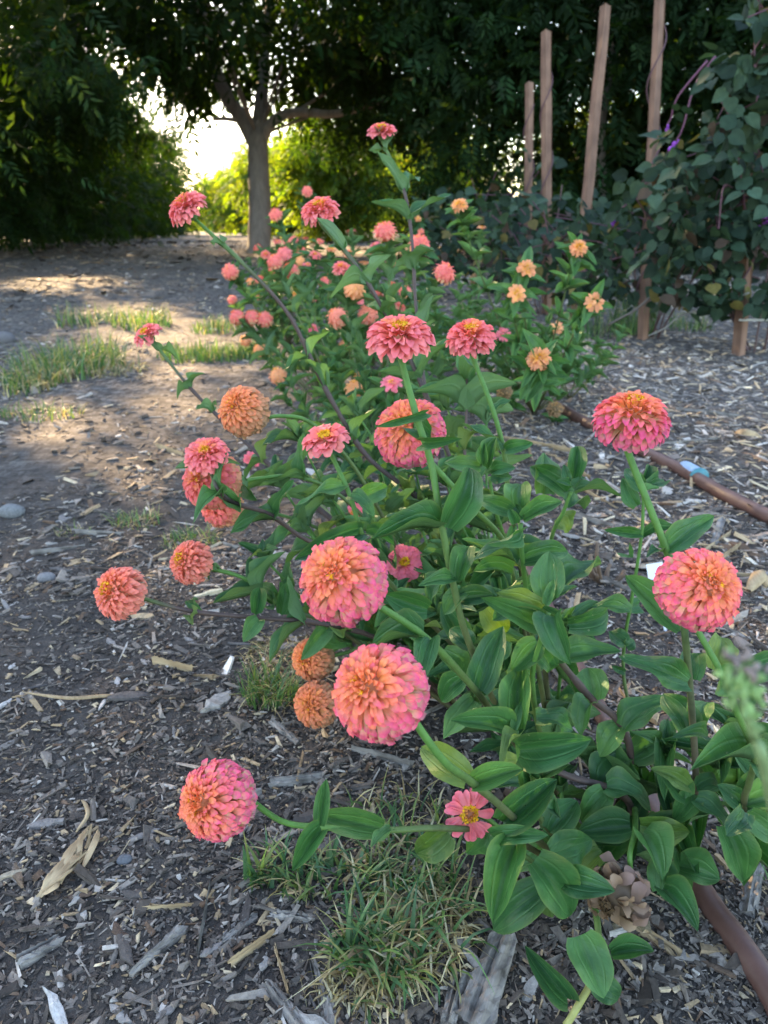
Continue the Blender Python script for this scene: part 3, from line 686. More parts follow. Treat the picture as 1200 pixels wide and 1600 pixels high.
for a in [(737, 1225, 823, 1197, 44, .53, 0), (732, 1218, 650, 1160, 62, .545, .03), (770, 1308, 862, 1300, 36, .60, -.02), (785, 1285, 878, 1213, 64, .61, .0), (805, 1318, 765, 1446, 66, .60, -.03),
          (835, 1345, 925, 1452, 78, .61, -.02), (862, 1335, 934, 1308, 64, .64, .01), (885, 1375, 962, 1392, 56, .60, -.02), (850, 1388, 742, 1465, 68, .63, -.01), (760, 1290, 725, 1345, 50, .64, 0),
          (1000, 1290, 1090, 1306, 52, .655, -.01), (1003, 1300, 1042, 1372, 64, .65, -.03), (985, 1292, 903, 1302, 64, .67, .01), (1032, 1392, 1032, 1300, 50, .64, .02), (1035, 1388, 1096, 1452, 54, .63, -.03),
          (1062, 1352, 1132, 1372, 62, .67, -.01), (905, 1462, 944, 1560, 76, .59, -.02), (888, 1562, 818, 1476, 46, .60, .01), (928, 1532, 986, 1572, 48, .595, -.01), (955, 1492, 1030, 1480, 40, .62, 0),
          (500, 1290, 510, 1218, 30, .58, .02), (503, 1296, 452, 1362, 40, .58, -.02), (600, 1296, 500, 1275, 52, .60, .03), (612, 1297, 578, 1322, 30, .59, -.02), (700, 1300, 640, 1350, 60, .64, .0),
          (860, 1300, 905, 1245, 60, .66, .02), (880, 1330, 860, 1260, 60, .68, .02), (930, 1340, 990, 1260, 66, .70, .02), (870, 1420, 830, 1370, 60, .66, .01), (940, 1330, 880, 1390, 60, .66, 0), (960, 1300, 1010, 1230, 60, .72, .01)]:
    pleaf(A, *a)
stem(A, [P(885, 1602, .60), P(905, 1568, .60), P(925, 1530, .61), P(935, 1480, .63), P(930, 1420, .66), bA], .0034, .0036, c0=(.30, .30, .10), c1=GRN)
# rosette R4 and the thick brown stems
S = stem(A, [P(806, 1142, .60), P(812, 1190, .61), P(820, 1240, .63), P(860, 1300, .68), bA], .0022, .0034)
for a in [(808, 1140, 813, 1027, 58, .60, .03), (795, 1142, 705, 1120, 50, .595, -.01), (797, 1137, 745, 1108, 30, .60, .0), (812, 1148, 774, 1178, 30, .58, -.03), (802, 1142, 815, 1093, 18, .59, .01), (812, 1172, 936, 1160, 68, .60, -.02),
          (742, 1095, 690, 1155, 48, .62, -.01), (838, 1122, 905, 1135, 46, .64, .01), (815, 1195, 760, 1215, 44, .62, .0), (825, 1205, 880, 1180, 50, .64, .02), (815, 1235, 850, 1275, 50, .62, 0)]:
    pleaf(A, *a)
S = stem(A, [P(858, 1000, .66), P(868, 1022, .67), P(890, 1052, .68), P(925, 1092, .69), P(965, 1126, .70), P(985, 1180, .72), P(965, 1260, .74), bA], .0034, .0044, c0=BRN, c1=PUR, knots=(.35,))
for a in [(928, 1096, 918, 1036, 58, .69, .03), (922, 1098, 900, 1140, 46, .68, -.02), (975, 1138, 1045, 1084, 58, .69, .0), (968, 1135, 930, 1180, 50, .70, -.01), (985, 1185, 1040, 1150, 60, .73, .02)]:
    pleaf(A, *a)
S = stem(A, [P(820, 1180, .70), P(890, 1213, .70), P(950, 1231, .70), P(985, 1260, .71), P(970, 1310, .73), bA], .0040, .0044, c0=PUR, c1=PUR)
for a in [(948, 1230, 1036, 1246, 58, .69, -.02), (945, 1237, 900, 1292, 52, .69, -.01), (940, 1225, 985, 1160, 66, .71, .02)]: pleaf(A, *a)

# ---- plant B: middle of the clump, tall stem in front
bB = gp(870, 1250)
B = zplant(bB, 'zinnia with a wide dome bloom on a tall straight stem, two ball blooms beside it', FG)
S, d1 = flower(B, 625, 533, 113, .055, (-.06, .80, .60), 'dome', 'young', 111, [(652, 655, .59), (673, 722, .595), (690, 820, .60), (712, 930, .62), (735, 1010, .64), (790, 1130, .71)], cap=80, r=(.0032, .0036), base=bB, squash=1.05)
S, d6 = flower(B, 538, 908, 139, .058, (-.36, .42, .83), 'ball', 'ball', 112, [(660, 992, .55), (722, 1055, .59), (775, 1120, .66)], cap=115, r=(.0032, .0036), base=bB)
S, d12 = flower(B, 641, 677, 112, .060, (-.30, .45, .84), 'ball', 'ball', 113, [(735, 790, .68), (790, 850, .72), (840, 960, .75)], cap=100, r=(.0030, .0036), base=bB, squash=.92)
for a in [(697, 823, 753, 706, 60, .595, .02), (686, 822, 578, 832, 42, .595, -.02), (716, 908, 734, 824, 42, .61, .02), (713, 908, 654, 905, 28, .61, -.02), (662, 691, 714, 688, 24, .59, -.03), (666, 645, 584, 667, 18, .588, -.02), (672, 682, 622, 652, 44, .60, .02),
          (662, 994, 572, 1000, 54, .55, .01), (672, 998, 652, 1062, 46, .55, -.03), (668, 952, 600, 928, 50, .57, 0), (748, 1078, 786, 978, 62, .62, .02), (722, 1060, 680, 1100, 46, .61, 0), (720, 935, 770, 930, 40, .63, 0), (735, 1010, 700, 975, 40, .66, .01), (770, 1115, 800, 1060, 46, .68, .02), (726, 925, 690, 960, 40, .63, 0)]:
    pleaf(B, *a)
S = stem(B, [P(856, 958, .60), P(845, 1000, .61), P(832, 1055, .63), P(840, 1130, .68), P(860, 1190, .73), bB], .0023, .0034)          # rosette R1
for a in [(858, 935, 857, 856, 62, .60, .02), (846, 952, 774, 922, 36, .60, .0), (848, 982, 749, 934, 46, .605, -.01), (862, 940, 904, 911, 24, .60, .01), (864, 962, 880, 1032, 60, .59, -.03), (888, 975, 985, 960, 46, .62, .0), (873, 1032, 974, 1012, 50, .63, -.01),
          (852, 945, 866, 905, 20, .59, .01), (842, 1005, 800, 1050, 50, .63, 0), (840, 1010, 880, 1065, 44, .64, 0), (866, 930, 948, 856, 66, .68, .03), (832, 1055, 780, 1085, 46, .65, 0)]: pleaf(B, *a)
S = stem(B, [P(813, 818, .64), P(816, 870, .65), P(822, 920, .67), P(835, 1010, .70), P(850, 1100, .74), bB], .0023, .0034)             # rosette R2
for a in [(812, 806, 812, 735, 50, .65, .02), (800, 798, 734, 774, 34, .645, .0), (818, 812, 889, 772, 34, .64, .0), (805, 818, 796, 792, 20, .63, 0), (813, 828, 768, 856, 30, .63, -.02), (810, 878, 733, 850, 52, .655, .0), (818, 874, 906, 850, 44, .655, .0),
          (800, 896, 734, 884, 40, .68, .01), (816, 812, 803, 785, 18, .64, .01), (825, 925, 770, 970, 50, .69, 0), (825, 925, 885, 905, 46, .70, .02)]: pleaf(B, *a)
for a in [(760, 950, 800, 1000, 50, .70, 0), (700, 900, 650, 935, 40, .68, 0), (790, 1000, 755, 1050, 44, .72, 0), (800, 1060, 850, 1040, 50, .72, 0), (690, 1020, 735, 1060, 46, .74, 0), (720, 1000, 690, 940, 46, .74, 0)]: pleaf(B, *a)

# ---- plants C and D: right-hand stems
bC = gp(1088, 1300)
Cc = zplant(bC, 'zinnia at right with a tall half-ball bloom standing clear above the mulch', FG)
S, d3 = flower(Cc, 986, 660, 121, .056, (-.02, .84, .54), 'globe', 'ball', 121, [(1016, 795, .565), (1042, 862, .57), (1062, 930, .58), (1070, 990, .59), (1080, 1100, .62), (1087, 1215, .68)], cap=110, r=(.0031, .0036), base=bC, squash=.86, c1=np.array((.090, .075, .050)))
for a in [(1040, 862, 1120, 800, 46, .57, .01), (1035, 862, 1008, 862, 20, .57, -.01), (1075, 1066, 966, 1022, 52, .60, .0), (1062, 985, 976, 902, 62, .60, .03), (1080, 1062, 1085, 990, 46, .62, .02), (1076, 1142, 1036, 1072, 56, .64, .02), (1093, 1138, 1102, 1072, 44, .64, .02), (1106, 1152, 1062, 1140, 32, .61, -.02),
          (1076, 1228, 1018, 1195, 36, .65, .0), (1072, 1248, 1028, 1200, 48, .66, .01), (1086, 1250, 1162, 1312, 50, .66, -.02), (1090, 1235, 1140, 1215, 44, .67, .01), (1085, 1240, 1050, 1290, 44, .67, -.01)]: pleaf(Cc, *a)
S = stem(Cc, [P(1005, 760, .74), P(1003, 830, .75), P(988, 930, .77), P(975, 1010, .79), P(978, 1080, .80), P(1010, 1180, .80), bC], .0018, .0026)       # thin side shoot
for a in [(1002, 835, 943, 828, 20, .75, 0), (1004, 840, 1062, 818, 24, .76, 0), (1005, 765, 972, 727, 30, .74, .02), (1005, 765, 1052, 745, 28, .74, .02), (1004, 758, 1020, 720, 24, .75, .01), (996, 790, 970, 745, 30, .75, .01), (988, 870, 975, 862, 30, .77, .02), (985, 955, 915, 940, 34, .77, 0),
          (978, 1005, 950, 985, 34, .78, .01), (978, 1010, 995, 1000, 24, .78, 0), (976, 1050, 955, 1040, 14, .79, 0), (1004, 770, 1030, 760, 20, .73, -.01), (986, 950, 1005, 940, 30, .78, .02)]: pleaf(Cc, *a)
bD = gp(1172, 1340)
D = zplant(bD, 'rightmost near zinnia, round pink-edged ball bloom above glossy leaves', FG)
S, d4 = flower(D, 1090, 921, 129, .056, (.12, .42, .90), 'ball', 'ball', 131, [(1128, 1053, .54), (1150, 1110, .55), (1178, 1178, .57), (1170, 1225, .60), (1162, 1262, .64)], cap=115, r=(.0026, .0034), base=bD)
for a in [(1128, 1054, 1172, 1082, 58, .535, -.02), (1118, 1048, 1138, 964, 52, .56, .02), (1178, 1182, 1080, 1184, 54, .57, -.02), (1180, 1178, 1240, 1160, 50, .57, .0), (1164, 1268, 1140, 1306, 44, .60, -.02), (1160, 1256, 1122, 1226, 40, .63, .0), (1132, 1290, 1176, 1394, 64, .63, -.02), (1165, 1258, 1225, 1240, 56, .63, .01),
          (1140, 1062, 1240, 1020, 50, .60, .02), (1168, 1270, 1230, 1320, 50, .62, 0), (1150, 1245, 1190, 1215, 46, .65, .02), (1180, 1190, 1215, 1235, 44, .58, -.02)]: pleaf(D, *a)

# ---- plant E: behind, middle
bE = gp(838, 1120)
E = zplant(bE, 'zinnia behind the tall straight stem, shaggy dome bloom with drooping petals', FG)
flower(E, 736, 532, 82, .052, (-.08, .72, .66), 'dome', 'young', 141, [(770, 640, .77), (787, 705, .78), (796, 780, .80), (815, 900, .86)], cap=70, r=(.0027, .0034), base=bE, squash=1.25, nodes=())
flower(E, 510, 690, 80, .050, (-.22, .72, .64), 'flat', 'young', 142, [(546, 772, .75), (566, 835, .76), (600, 900, .80), (700, 1000, .88)], cap=60, r=(.0028, .0034), base=bE, squash=1.3)
flower(E, 633, 880, 62, .046, (-.1, .35, .93), 'flat', 'pink', 143, [(680, 930, .90), (740, 990, .92)], cap=50, base=bE)
flower(E, 730, 952, 34, .040, (.2, .3, .9), 'globe', 'young', 144, [(760, 1000, 1.05)], base=bE, small=True)
flower(E, 553, 803, 40, .042, (-.2, .3, .9), 'flat', 'pink', 145, [(600, 860, 1.0), (700, 980, .98)], base=bE, small=True)
for a in [(540, 758, 459, 786, 26, .75, -.02), (548, 776, 588, 800, 34, .745, -.02), (558, 782, 614, 756, 38, .77, .02), (567, 832, 456, 874, 44, .76, -.02), (572, 832, 622, 850, 30, .78, 0), (783, 705, 720, 655, 34, .775, .0), (790, 703, 835, 690, 26, .77, -.01), (765, 645, 800, 625, 26, .78, 0)]: pleaf(E, *a)
S = stem(E, [P(892, 768, .78), P(880, 800, .79), P(862, 840, .81), P(850, 930, .86), bE], .0021, .0030)             # rosette R3
for a in [(895, 752, 905, 688, 34, .78, .02), (885, 768, 824, 720, 44, .785, .01), (898, 770, 982, 758, 36, .78, -.01), (888, 752, 880, 725, 18, .77, 0), (850, 772, 852, 702, 52, .80, .02), (888, 792, 922, 778, 46, .80, .02), (872, 808, 892, 832, 48, .81, 0), (896, 760, 915, 740, 18, .77, 0), (890, 757, 872, 748, 16, .77, -.01)]: pleaf(E, *a)
S = stem(E, [P(765, 745, .72), P(772, 790, .73), P(790, 850, .77), P(815, 960, .84), bE], .0021, .0030)             # rosette R5
for a in [(750, 728, 692, 722, 32, .72, 0), (770, 737, 806, 724, 26, .715, -.01), (762, 732, 775, 672, 28, .72, .02), (756, 724, 756, 688, 22, .715, 0), (768, 742, 800, 750, 26, .72, -.01), (748, 740, 715, 750, 26, .73, 0)]: pleaf(E, *a)

# ---- plant F: sprawling to the left
bF = gp(712, 1110)
Fp = zplant(bF, 'sprawling zinnia with several round blooms reaching left low over the bare mulch', FG)
flower(Fp, 190, 926, 86, .055, (-.55, .30, .78), 'globe', 'salmon', 151, [(300, 955, .80), (400, 965, .82), (510, 976, .85), (610, 1010, .90)], cap=60, r=(.0025, .0034), base=bF, c1=PUR, nodes=((.36, .042, .4), (.62, .06), (.74, .06)))
flower(Fp, 300, 879, 72, .050, (-.58, .32, .74), 'globe', 'salmon', 152, [(385, 905, .86), (440, 948, .88), (530, 985, .90)], cap=50, r=(.0023, .0032), base=bF, nodes=((.30, .03), (.5, .055), (.62, .06)))
flower(Fp, 496, 1100, 74, .052, (-.45, .20, .87), 'ball', 'aged', 153, [(560, 1060, .88), (620, 1050, .91)], cap=0, base=bF, small=False)
flower(Fp, 490, 1030, 68, .050, (-.55, .15, .80), 'ball', 'aged', 154, [(540, 1020, .91), (600, 1015, .93)], cap=0, base=bF)
flower(Fp, 382, 643, 80, .056, (-.45, .30, .84), 'ball', 'aged', 155, [(440, 650, .87), (490, 664, .90), (560, 740, .95), (630, 880, 1.0)], cap=60, r=(.0026, .0034), base=bF)
flower(Fp, 323, 713, 74, .050, (-.10, .62, .78), 'dome', 'young', 156, [(338, 760, .80), (362, 784, .82), (420, 803, .85), (466, 836, .88), (560, 900, .92)], cap=50, r=(.0023, .0034), base=bF, c1=PUR, nodes=((.22, .04), (.38, .05), (.48, .055), (.62, .055)))
flower(Fp, 332, 752, 92, .066, (-.45, .25, .85), 'ball', 'coral', 157, [(400, 748, .91), (480, 748, .93), (560, 800, .96), (640, 920, 1.0)], cap=0, r=(.0027, .0034), base=bF, nodes=((.3, .05), (.5, .06)))
flower(Fp, 348, 792, 66, .052, (-.55, .30, .78), 'ball', 'coral', 158, [(420, 800, .97), (520, 840, .98), (620, 950, 1.0)], cap=0, base=bF)
flower(Fp, 395, 717, 30, .036, (.1, .1, .98), 'flat', 'pink', 159, [(430, 735, 1.3), (560, 850, 1.1)], base=bF, small=True)
for a in [(510, 985, 470, 1030, 34, .85, -.03), (515, 980, 545, 1020, 44, .87, 0), (400, 960, 408, 910, 30, .81, .02), (405, 968, 378, 1000, 34, .81, -.02), (440, 960, 450, 905, 34, .84, .02)]: pleaf(Fp, *a)

# ---- plant Gq: long dark stems to the high flowers
bG = gp(795, 1040)
Gq = zplant(bG, 'tall zinnia whose long dark stems lift blooms against the shady trees', FG)
S, _ = flower(Gq, 295, 329, 69, .056, (-.50, .62, .60), 'dome', 'young', 161, [(380, 412, .98), (450, 490, 1.0), (490, 570, 1.02), (522, 632, 1.03), (575, 715, 1.05), (665, 790, 1.06), (740, 900, 1.07)], cap=40, r=(.0026, .0048), base=bG, c1=PUR, squash=1.2, nodes=((.19, .030), (.44, .05), (.52, .065), (.64, .07), (.76, .07)))
S, _ = flower(Gq, 501, 334, 64, .054, (-.20, .66, .72), 'dome', 'young', 162, [(560, 420, 1.02), (592, 472, 1.03), (640, 560, 1.05), (690, 680, 1.06), (740, 830, 1.07)], cap=40, r=(.0025, .0042), base=bG, c1=PUR, squash=1.2, nodes=((.24, .06), (.36, .06), (.5, .07), (.64, .07)))
S, _ = flower(Gq, 597, 208, 49, .050, (-.04, .74, .66), 'flat', 'young', 163, [(632, 300, 1.22), (645, 390, 1.22), (650, 480, 1.22), (670, 640, 1.2), (720, 830, 1.15)], cap=30, r=(.0022, .0042), base=bG, c1=PUR, squash=1.5, nodes=((.12, .045, .3), (.19, .04, .7), (.29, .075), (.37, .075), (.5, .08), (.64, .08)))
S, _ = flower(Gq, 232, 525, 52, .050, (-.42, .60, .68), 'flat', 'young', 164, [(292, 600, 1.15), (332, 642, 1.15), (395, 702, 1.14), (470, 770, 1.12), (600, 880, 1.1)], cap=30, r=(.0022, .0044), base=bG, c1=PUR, squash=1.5, nodes=((.19, .05, .2), (.32, .04, .3), (.46, .05), (.62, .065), (.76, .07)))
S = stem(Gq, [P(730, 570, 1.0), P(729, 640, 1.02), P(727, 740, 1.03), P(745, 860, 1.05), bG], .0018, .0034, c0=PUR, c1=PUR)
for k, t in enumerate((.1, .25, .42, .6)): pair(Gq, S, t, .075, k)
# leafy flowerless shoots that fill the clump
FRG = np.random.default_rng(21)
def filler(plant, base, tips, ln):
    for (px, py, d) in tips:
        tp = P(px, py, d); base_ = np.asarray(base, float); m = (tp*.55+base_*.45) + np.array([0, 0, -.02]) + FRG.normal(size=3)*.015
        S = stem(plant, [tp, m, base_], .0016, .0032, knots=(.2, .45))
        rosette(plant, tp, nrm(tp-m)+np.array([0, 0, .3]), ln, 3)
        n = max(2, int(np.linalg.norm(tp-base_)/.055))
        for k in range(n): pair(plant, S, .12+.62*(k+.5)/n, ln*FRG.uniform(.8, 1.15), k, el=.4)
filler(Fp, bF, [(470, 690, .98), (440, 760, .95), (520, 780, .95), (480, 830, .93), (590, 840, .9), (560, 930, .9), (620, 950, .85), (420, 880, .9), (640, 990, .85), (610, 800, 1.0)], .058)
filler(Gq, bG, [(560, 650, 1.15), (700, 640, 1.15), (650, 740, 1.05), (590, 720, 1.08), (700, 760, 1.0), (760, 660, 1.1)], .066)
filler(E, bE, [(660, 830, .9), (720, 820, .92), (700, 880, .88), (780, 900, .86), (770, 830, .9), (640, 900, .92), (740, 950, .9)], .066)
filler(B, bB, [(690, 960, .78), (790, 960, .78), (880, 1000, .76), (760, 1020, .76), (800, 880, .8)], .06)
filler(A, bA, [(870, 1160, .72), (930, 1210, .74), (840, 1240, .70), (960, 1330, .72), (1000, 1200, .76)], .062)
filler(Cc, bC, [(1040, 1180, .72), (1120, 1200, .70), (1060, 1300, .70)], .058)
filler(D, bD, [(1150, 1150, .68), (1200, 1250, .66)], .058)

# ---- the rest of the bed: smaller plants farther back
def joined_leaves(plant, items):
    V0 = []; F0 = []; U0 = []; n = 0
    for (p, t, wd, nn) in items:
        me = SMALL[int(LRG.integers(len(SMALL)))]
        if me.name not in JL:
            v = np.empty(len(me.vertices)*3); me.vertices.foreach_get('co', v); v = v.reshape(-1, 3)
            f = np.array([list(q.vertices) for q in me.polygons]); u = np.zeros((len(v), 2)); uvd = me.uv_layers[0].data
            for q in me.polygons:
                for li in q.loop_indices: u[me.loops[li].vertex_index] = uvd[li].uv
            JL[me.name] = (v, f, u)
        v, f, u = JL[me.name]; d = np.asarray(t)-p; ln = np.linalg.norm(d); m = npm(frame(p, d, nn, wd, ln, (wd+ln)/2))
        V0.append(v @ m[:3, :3].T + m[:3, 3]); F0.append(f+n); U0.append(u); n += len(v)
    if n: link('leaves', mesh('leaves', np.vstack(V0), np.vstack(F0), M_leaf, None, np.vstack(U0)), plant, kind='stuff')
JL = {}
BGX = [(470, 392, 15), (500, 378, 13), (415, 398, 14), (468, 408, 16), (440, 432, 15), (520, 428, 15), (545, 398, 15), (570, 412, 17), (610, 412, 16), (640, 425, 16), (490, 468, 18), (460, 462, 16), (430, 455, 14), (560, 470, 18), (625, 480, 18), (540, 540, 20), (505, 560, 20), (660, 470, 16), (585, 530, 20)]
BGF = [(a, b, c, ('globe', 'flat', 'dome')[k % 3], ('coral', 'young', 'coral', 'orange')[k % 4]) for k, (a, b, c) in enumerate(BGX)] + [ # px, py, diameter px, kind, palette
 (480,300,16,'globe','coral'),(431,336,20,'globe','coral'),(549,362,15,'flat','coral'),(602,363,33,'globe','coral'),(586,383,16,'flat','pink'),(655,382,30,'globe','coral'),(653,342,10,'flat','orange'),(658,362,10,'flat','coral'),
 (403,388,13,'globe','coral'),(433,378,14,'flat','coral'),(449,377,14,'flat','coral'),(460,374,13,'flat','coral'),(476,373,13,'flat','coral'),(444,398,24,'globe','young'),(430,410,26,'globe','coral'),(360,425,24,'ball','coral'),(455,423,25,'ball','coral'),
 (493,399,19,'flat','coral'),(518,391,19,'flat','orange'),(482,415,18,'flat','young'),(533,420,27,'dome','young'),(426,420,15,'globe','coral'),(406,438,15,'globe','coral'),(392,441,13,'globe','orange'),(507,442,19,'globe','coral'),(554,452,31,'ball','orange'),(525,447,14,'flat','coral'),
 (363,469,14,'ball','coral'),(371,496,25,'ball','coral'),(394,497,25,'ball','coral'),(414,500,25,'ball','coral'),(401,465,13,'globe','orange'),(489,515,19,'dome','pink'),(528,497,32,'ball','salmon'),(574,493,30,'ball','salmon'),(384,532,18,'ball','orange'),(406,547,20,'ball','orange'),
 (435,588,27,'ball','orange'),(554,608,28,'ball','orange'),(567,587,24,'ball','orange'),(579,639,28,'ball','orange'),(612,600,33,'flat','pink'),(694,428,34,'globe','coral'),(718,322,25,'dome','orange'),(753,356,14,'flat','orange'),
 (613,444,14,'flat','coral'),(633,456,19,'globe','coral'),(592,460,17,'flat','coral'),(741,436,15,'ball','brown'),
 (904,388,26,'dome','orange'),(823,420,28,'flat','orange'),(807,459,28,'flat','orange'),(806,475,17,'flat','aged'),(928,473,29,'single','orange'),(870,512,20,'single','orange'),(842,561,36,'dome','orange'),(787,489,18,'flat','young'),(786,523,22,'single','pink'),(829,543,14,'flat','pink'),(788,613,24,'globe','brown'),(867,640,24,'globe','brown')]
BGP = [ # base pixel, label, extra leafy shoots, height
 (600, 770, 'zinnia with small pink bloom half hidden behind the tall straight stem', 12, .42), (560, 690, 'low zinnia with orange balls near the mulch, left of the clump middle', 12, .40), (650, 660, 'leafy zinnia behind the two dome blooms', 12, .52),
 (500, 610, 'zinnia in mid bed with salmon ball blooms', 12, .46), (580, 570, 'zinnia in mid bed with a big orange ball bloom', 12, .5), (700, 580, 'leafy zinnia right of mid bed under a single coral bloom', 11, .46), (450, 540, 'zinnia on the left rim of the bed, coral balls hanging low', 12, .46),
 (530, 500, 'far zinnia covered in small coral blooms', 11, .5), (430, 470, 'farthest zinnia by the tree trunk, many small coral blooms', 11, .5), (620, 500, 'far zinnia with coral globes against the dark foliage', 10, .5),
 (835, 645, 'orange zinnia standing alone by the irrigation pipe, nearest of the orange ones', 12, .36), (790, 600, 'orange zinnia with flat blooms beside the bean vines', 9, .46), (740, 560, 'thin zinnia with small orange blooms on tall stalks', 6, .5), (890, 620, 'orange zinnia with open daisy-like blooms at the right end', 7, .36)]
roots = []
for i, (px, py, lab, ns, hh) in enumerate(BGP):
    b = gp(px, py); roots.append((zplant(b, lab, 'zinnias farther back in the bed'), b, [], ns, hh))
for k, (px, py, dp, kind, pal) in enumerate(BGF):
    true = .056 if kind in ('ball', 'globe') else .050
    dp *= 1.16; d = true*FPX/dp; d = min(d, 4.4); true = d*dp/FPX; c = P(px, py, d)
    cand = range(10) if px < 705 and not (px > 700) else range(10, 14)
    j = min(cand, key=lambda q: np.hypot(*(roots[q][1]-c)[:2]))
    lean = (c-roots[j][1])*np.array([1, 1, 0]); ax = nrm(np.array([0, -.35, .75]) + lean*1.2 + FRG.normal(size=3)*.18)
    if kind in ('single',): ax = nrm(ax+np.array([0, -.8, 0]))
    pl, b, items, _, _ = roots[j]
    bk = flower_head(pl, c, ax, true/2, kind, pal, 300+k, 0, True, 1.0)
    m = b*.35+bk*.65 + lean*.05*0 + np.array([0, 0, -.02]) - ax*.05
    S = stem(pl, [bk+ax*.004, bk-ax*.05, m*.5+(bk-ax*.05)*.5, b-np.array([0, 0, .01])], .0022, .0036, n=12, sides=5)
    L = np.linalg.norm(bk-b); n = max(2, int(L/.07))
    for q in range(n): pair(pl, S, .16+.66*(q+.5)/n, .070*FRG.uniform(.7, 1.15), q, joined=items, wr=.42)
for (pl, b, items, ns, hh) in roots:
    for k in range(ns):
        a = 2*math.pi*(k+FRG.random())/ns; rr = FRG.uniform(.05, .26); tp = b + np.array([math.cos(a)*rr, math.sin(a)*rr, hh*FRG.uniform(.45, .82)*(1-.7*rr)])
        m = (b+tp)/2 + np.array([math.cos(a), math.sin(a), 0])*.03
        S = stem(pl, [tp, m, b], .0016, .0032, n=9, sides=5); rosette(pl, tp, np.array([math.cos(a)*.4, math.sin(a)*.4, 1]), .06, 3, joined=items)
        n = max(3, int(np.linalg.norm(tp-b)/.055))
        for q in range(n): pair(pl, S, .10+.74*(q+.5)/n, .072*FRG.uniform(.75, 1.15), q, joined=items, wr=.42)
    cut = 90 if np.hypot(*b[:2]) < 2.6 else 0
    big = items[:cut]
    for (p, t, wd, nn) in big: leaf(pl, p, t, wd, nn, None, SMALL)
    joined_leaves(pl, items[cut:])
# ------------------------------------------------------------------ bean trellis: stakes, twine, vines
def stake(bpx, bpy_, tpx, tpy, wpx, label, extra=0.0, tdd=0.0):
    g = gp(bpx, bpy_); d = np.dot(g-C0, FW); t = P(tpx, tpy, d+tdd); up = nrm(t-g); L = np.linalg.norm(t-g)+extra; wd = wpx*d/FPX
    V = []; F = []; rg_ = np.random.default_rng(int(bpx)); ch = wd*.06
    sec = np.array([[-1, -1], [1, -1], [1, 1], [-1, 1]])*wd/2; S8 = []
    for i in range(4):
        a = sec[i]; S8 += [a*np.array([1, 1])-np.array([np.sign(a[0])*ch*(i % 2 == 0), np.sign(a[1])*ch*(i % 2 == 1)]), a-np.array([np.sign(a[0])*ch*(i % 2 == 1), np.sign(a[1])*ch*(i % 2 == 0)])]
    zs = np.linspace(-.12, L, 9)
    for z in zs:
        for s in S8: V.append([s[0]+.002*rg_.normal(), s[1]+.002*rg_.normal(), z])
    for i in range(8):
        for j in range(8): F.append([i*8+j, i*8+(j+1) % 8, (i+1)*8+(j+1) % 8, (i+1)*8+j])
    F.append(list(range(64, 72)))
    M = Matrix.Translation(Vector(g)) @ Vector((0, 0, 1)).rotation_difference(Vector(up)).to_matrix().to_4x4() @ Matrix.Rotation(.5, 4, 'Z')
    link('trellis_stake', mesh('trellis_stake', V, F, M_stake, smooth=False), None, M, label=label, category='stake', group='wooden stakes of the bean trellis')
    return g, t
sA = stake(1004, 531, 1032, -30, 12.5, 'tall bare wooden stake rising past the top edge, nearest the bean leaves')
sB = stake(1154, 552, 1176, 262, 15, 'thick wooden stake wrapped in bean vine at the right edge')
sC = stake(855, 490, 853, 50, 12, 'upright wooden stake left of the leaning one')
sD = stake(898, 505, 946, 10, 12.5, 'wooden stake leaning to the right above the vines')
sE = stake(824, 470, 827, 130, 9.5, 'darkest short stake farthest back in the trellis')
BCOL = [(.026, .052, .032), (.044, .078, .048), (.018, .036, .024), (.13, .105, .035), (.06, .04, .028), (.045, .080, .045)]
def bean_leaf_mesh(seed, c):
    rg_ = np.random.default_rng(seed); V = []; F = []; nu, nv = 4, 5; dr = rg_.uniform(.1, .5); fo = rg_.uniform(.1, .5)
    for i in range(nv+1):
        t = i/nv; wv = [.42, .96, 1.0, .78, .42, .02][i]
        for j in range(nu+1):
            u = -1+2*j/nu; V.append([u*.46*wv, t-.08*abs(u)*(i == 0), fo*abs(u)*.25*wv - dr*t*t*.4 + rg_.normal()*.015])
    for i in range(nv):
        for j in range(nu): F.append([i*5+j, i*5+j+1, (i+1)*5+j+1, (i+1)*5+j])
    return mesh('leaf', V, np.array(F), M_bean, np.array(c)*rg_.uniform(.85, 1.15))
BL = [[bean_leaf_mesh(500+10*k+i, c) for i in range(3)] for k, c in enumerate(BCOL)]
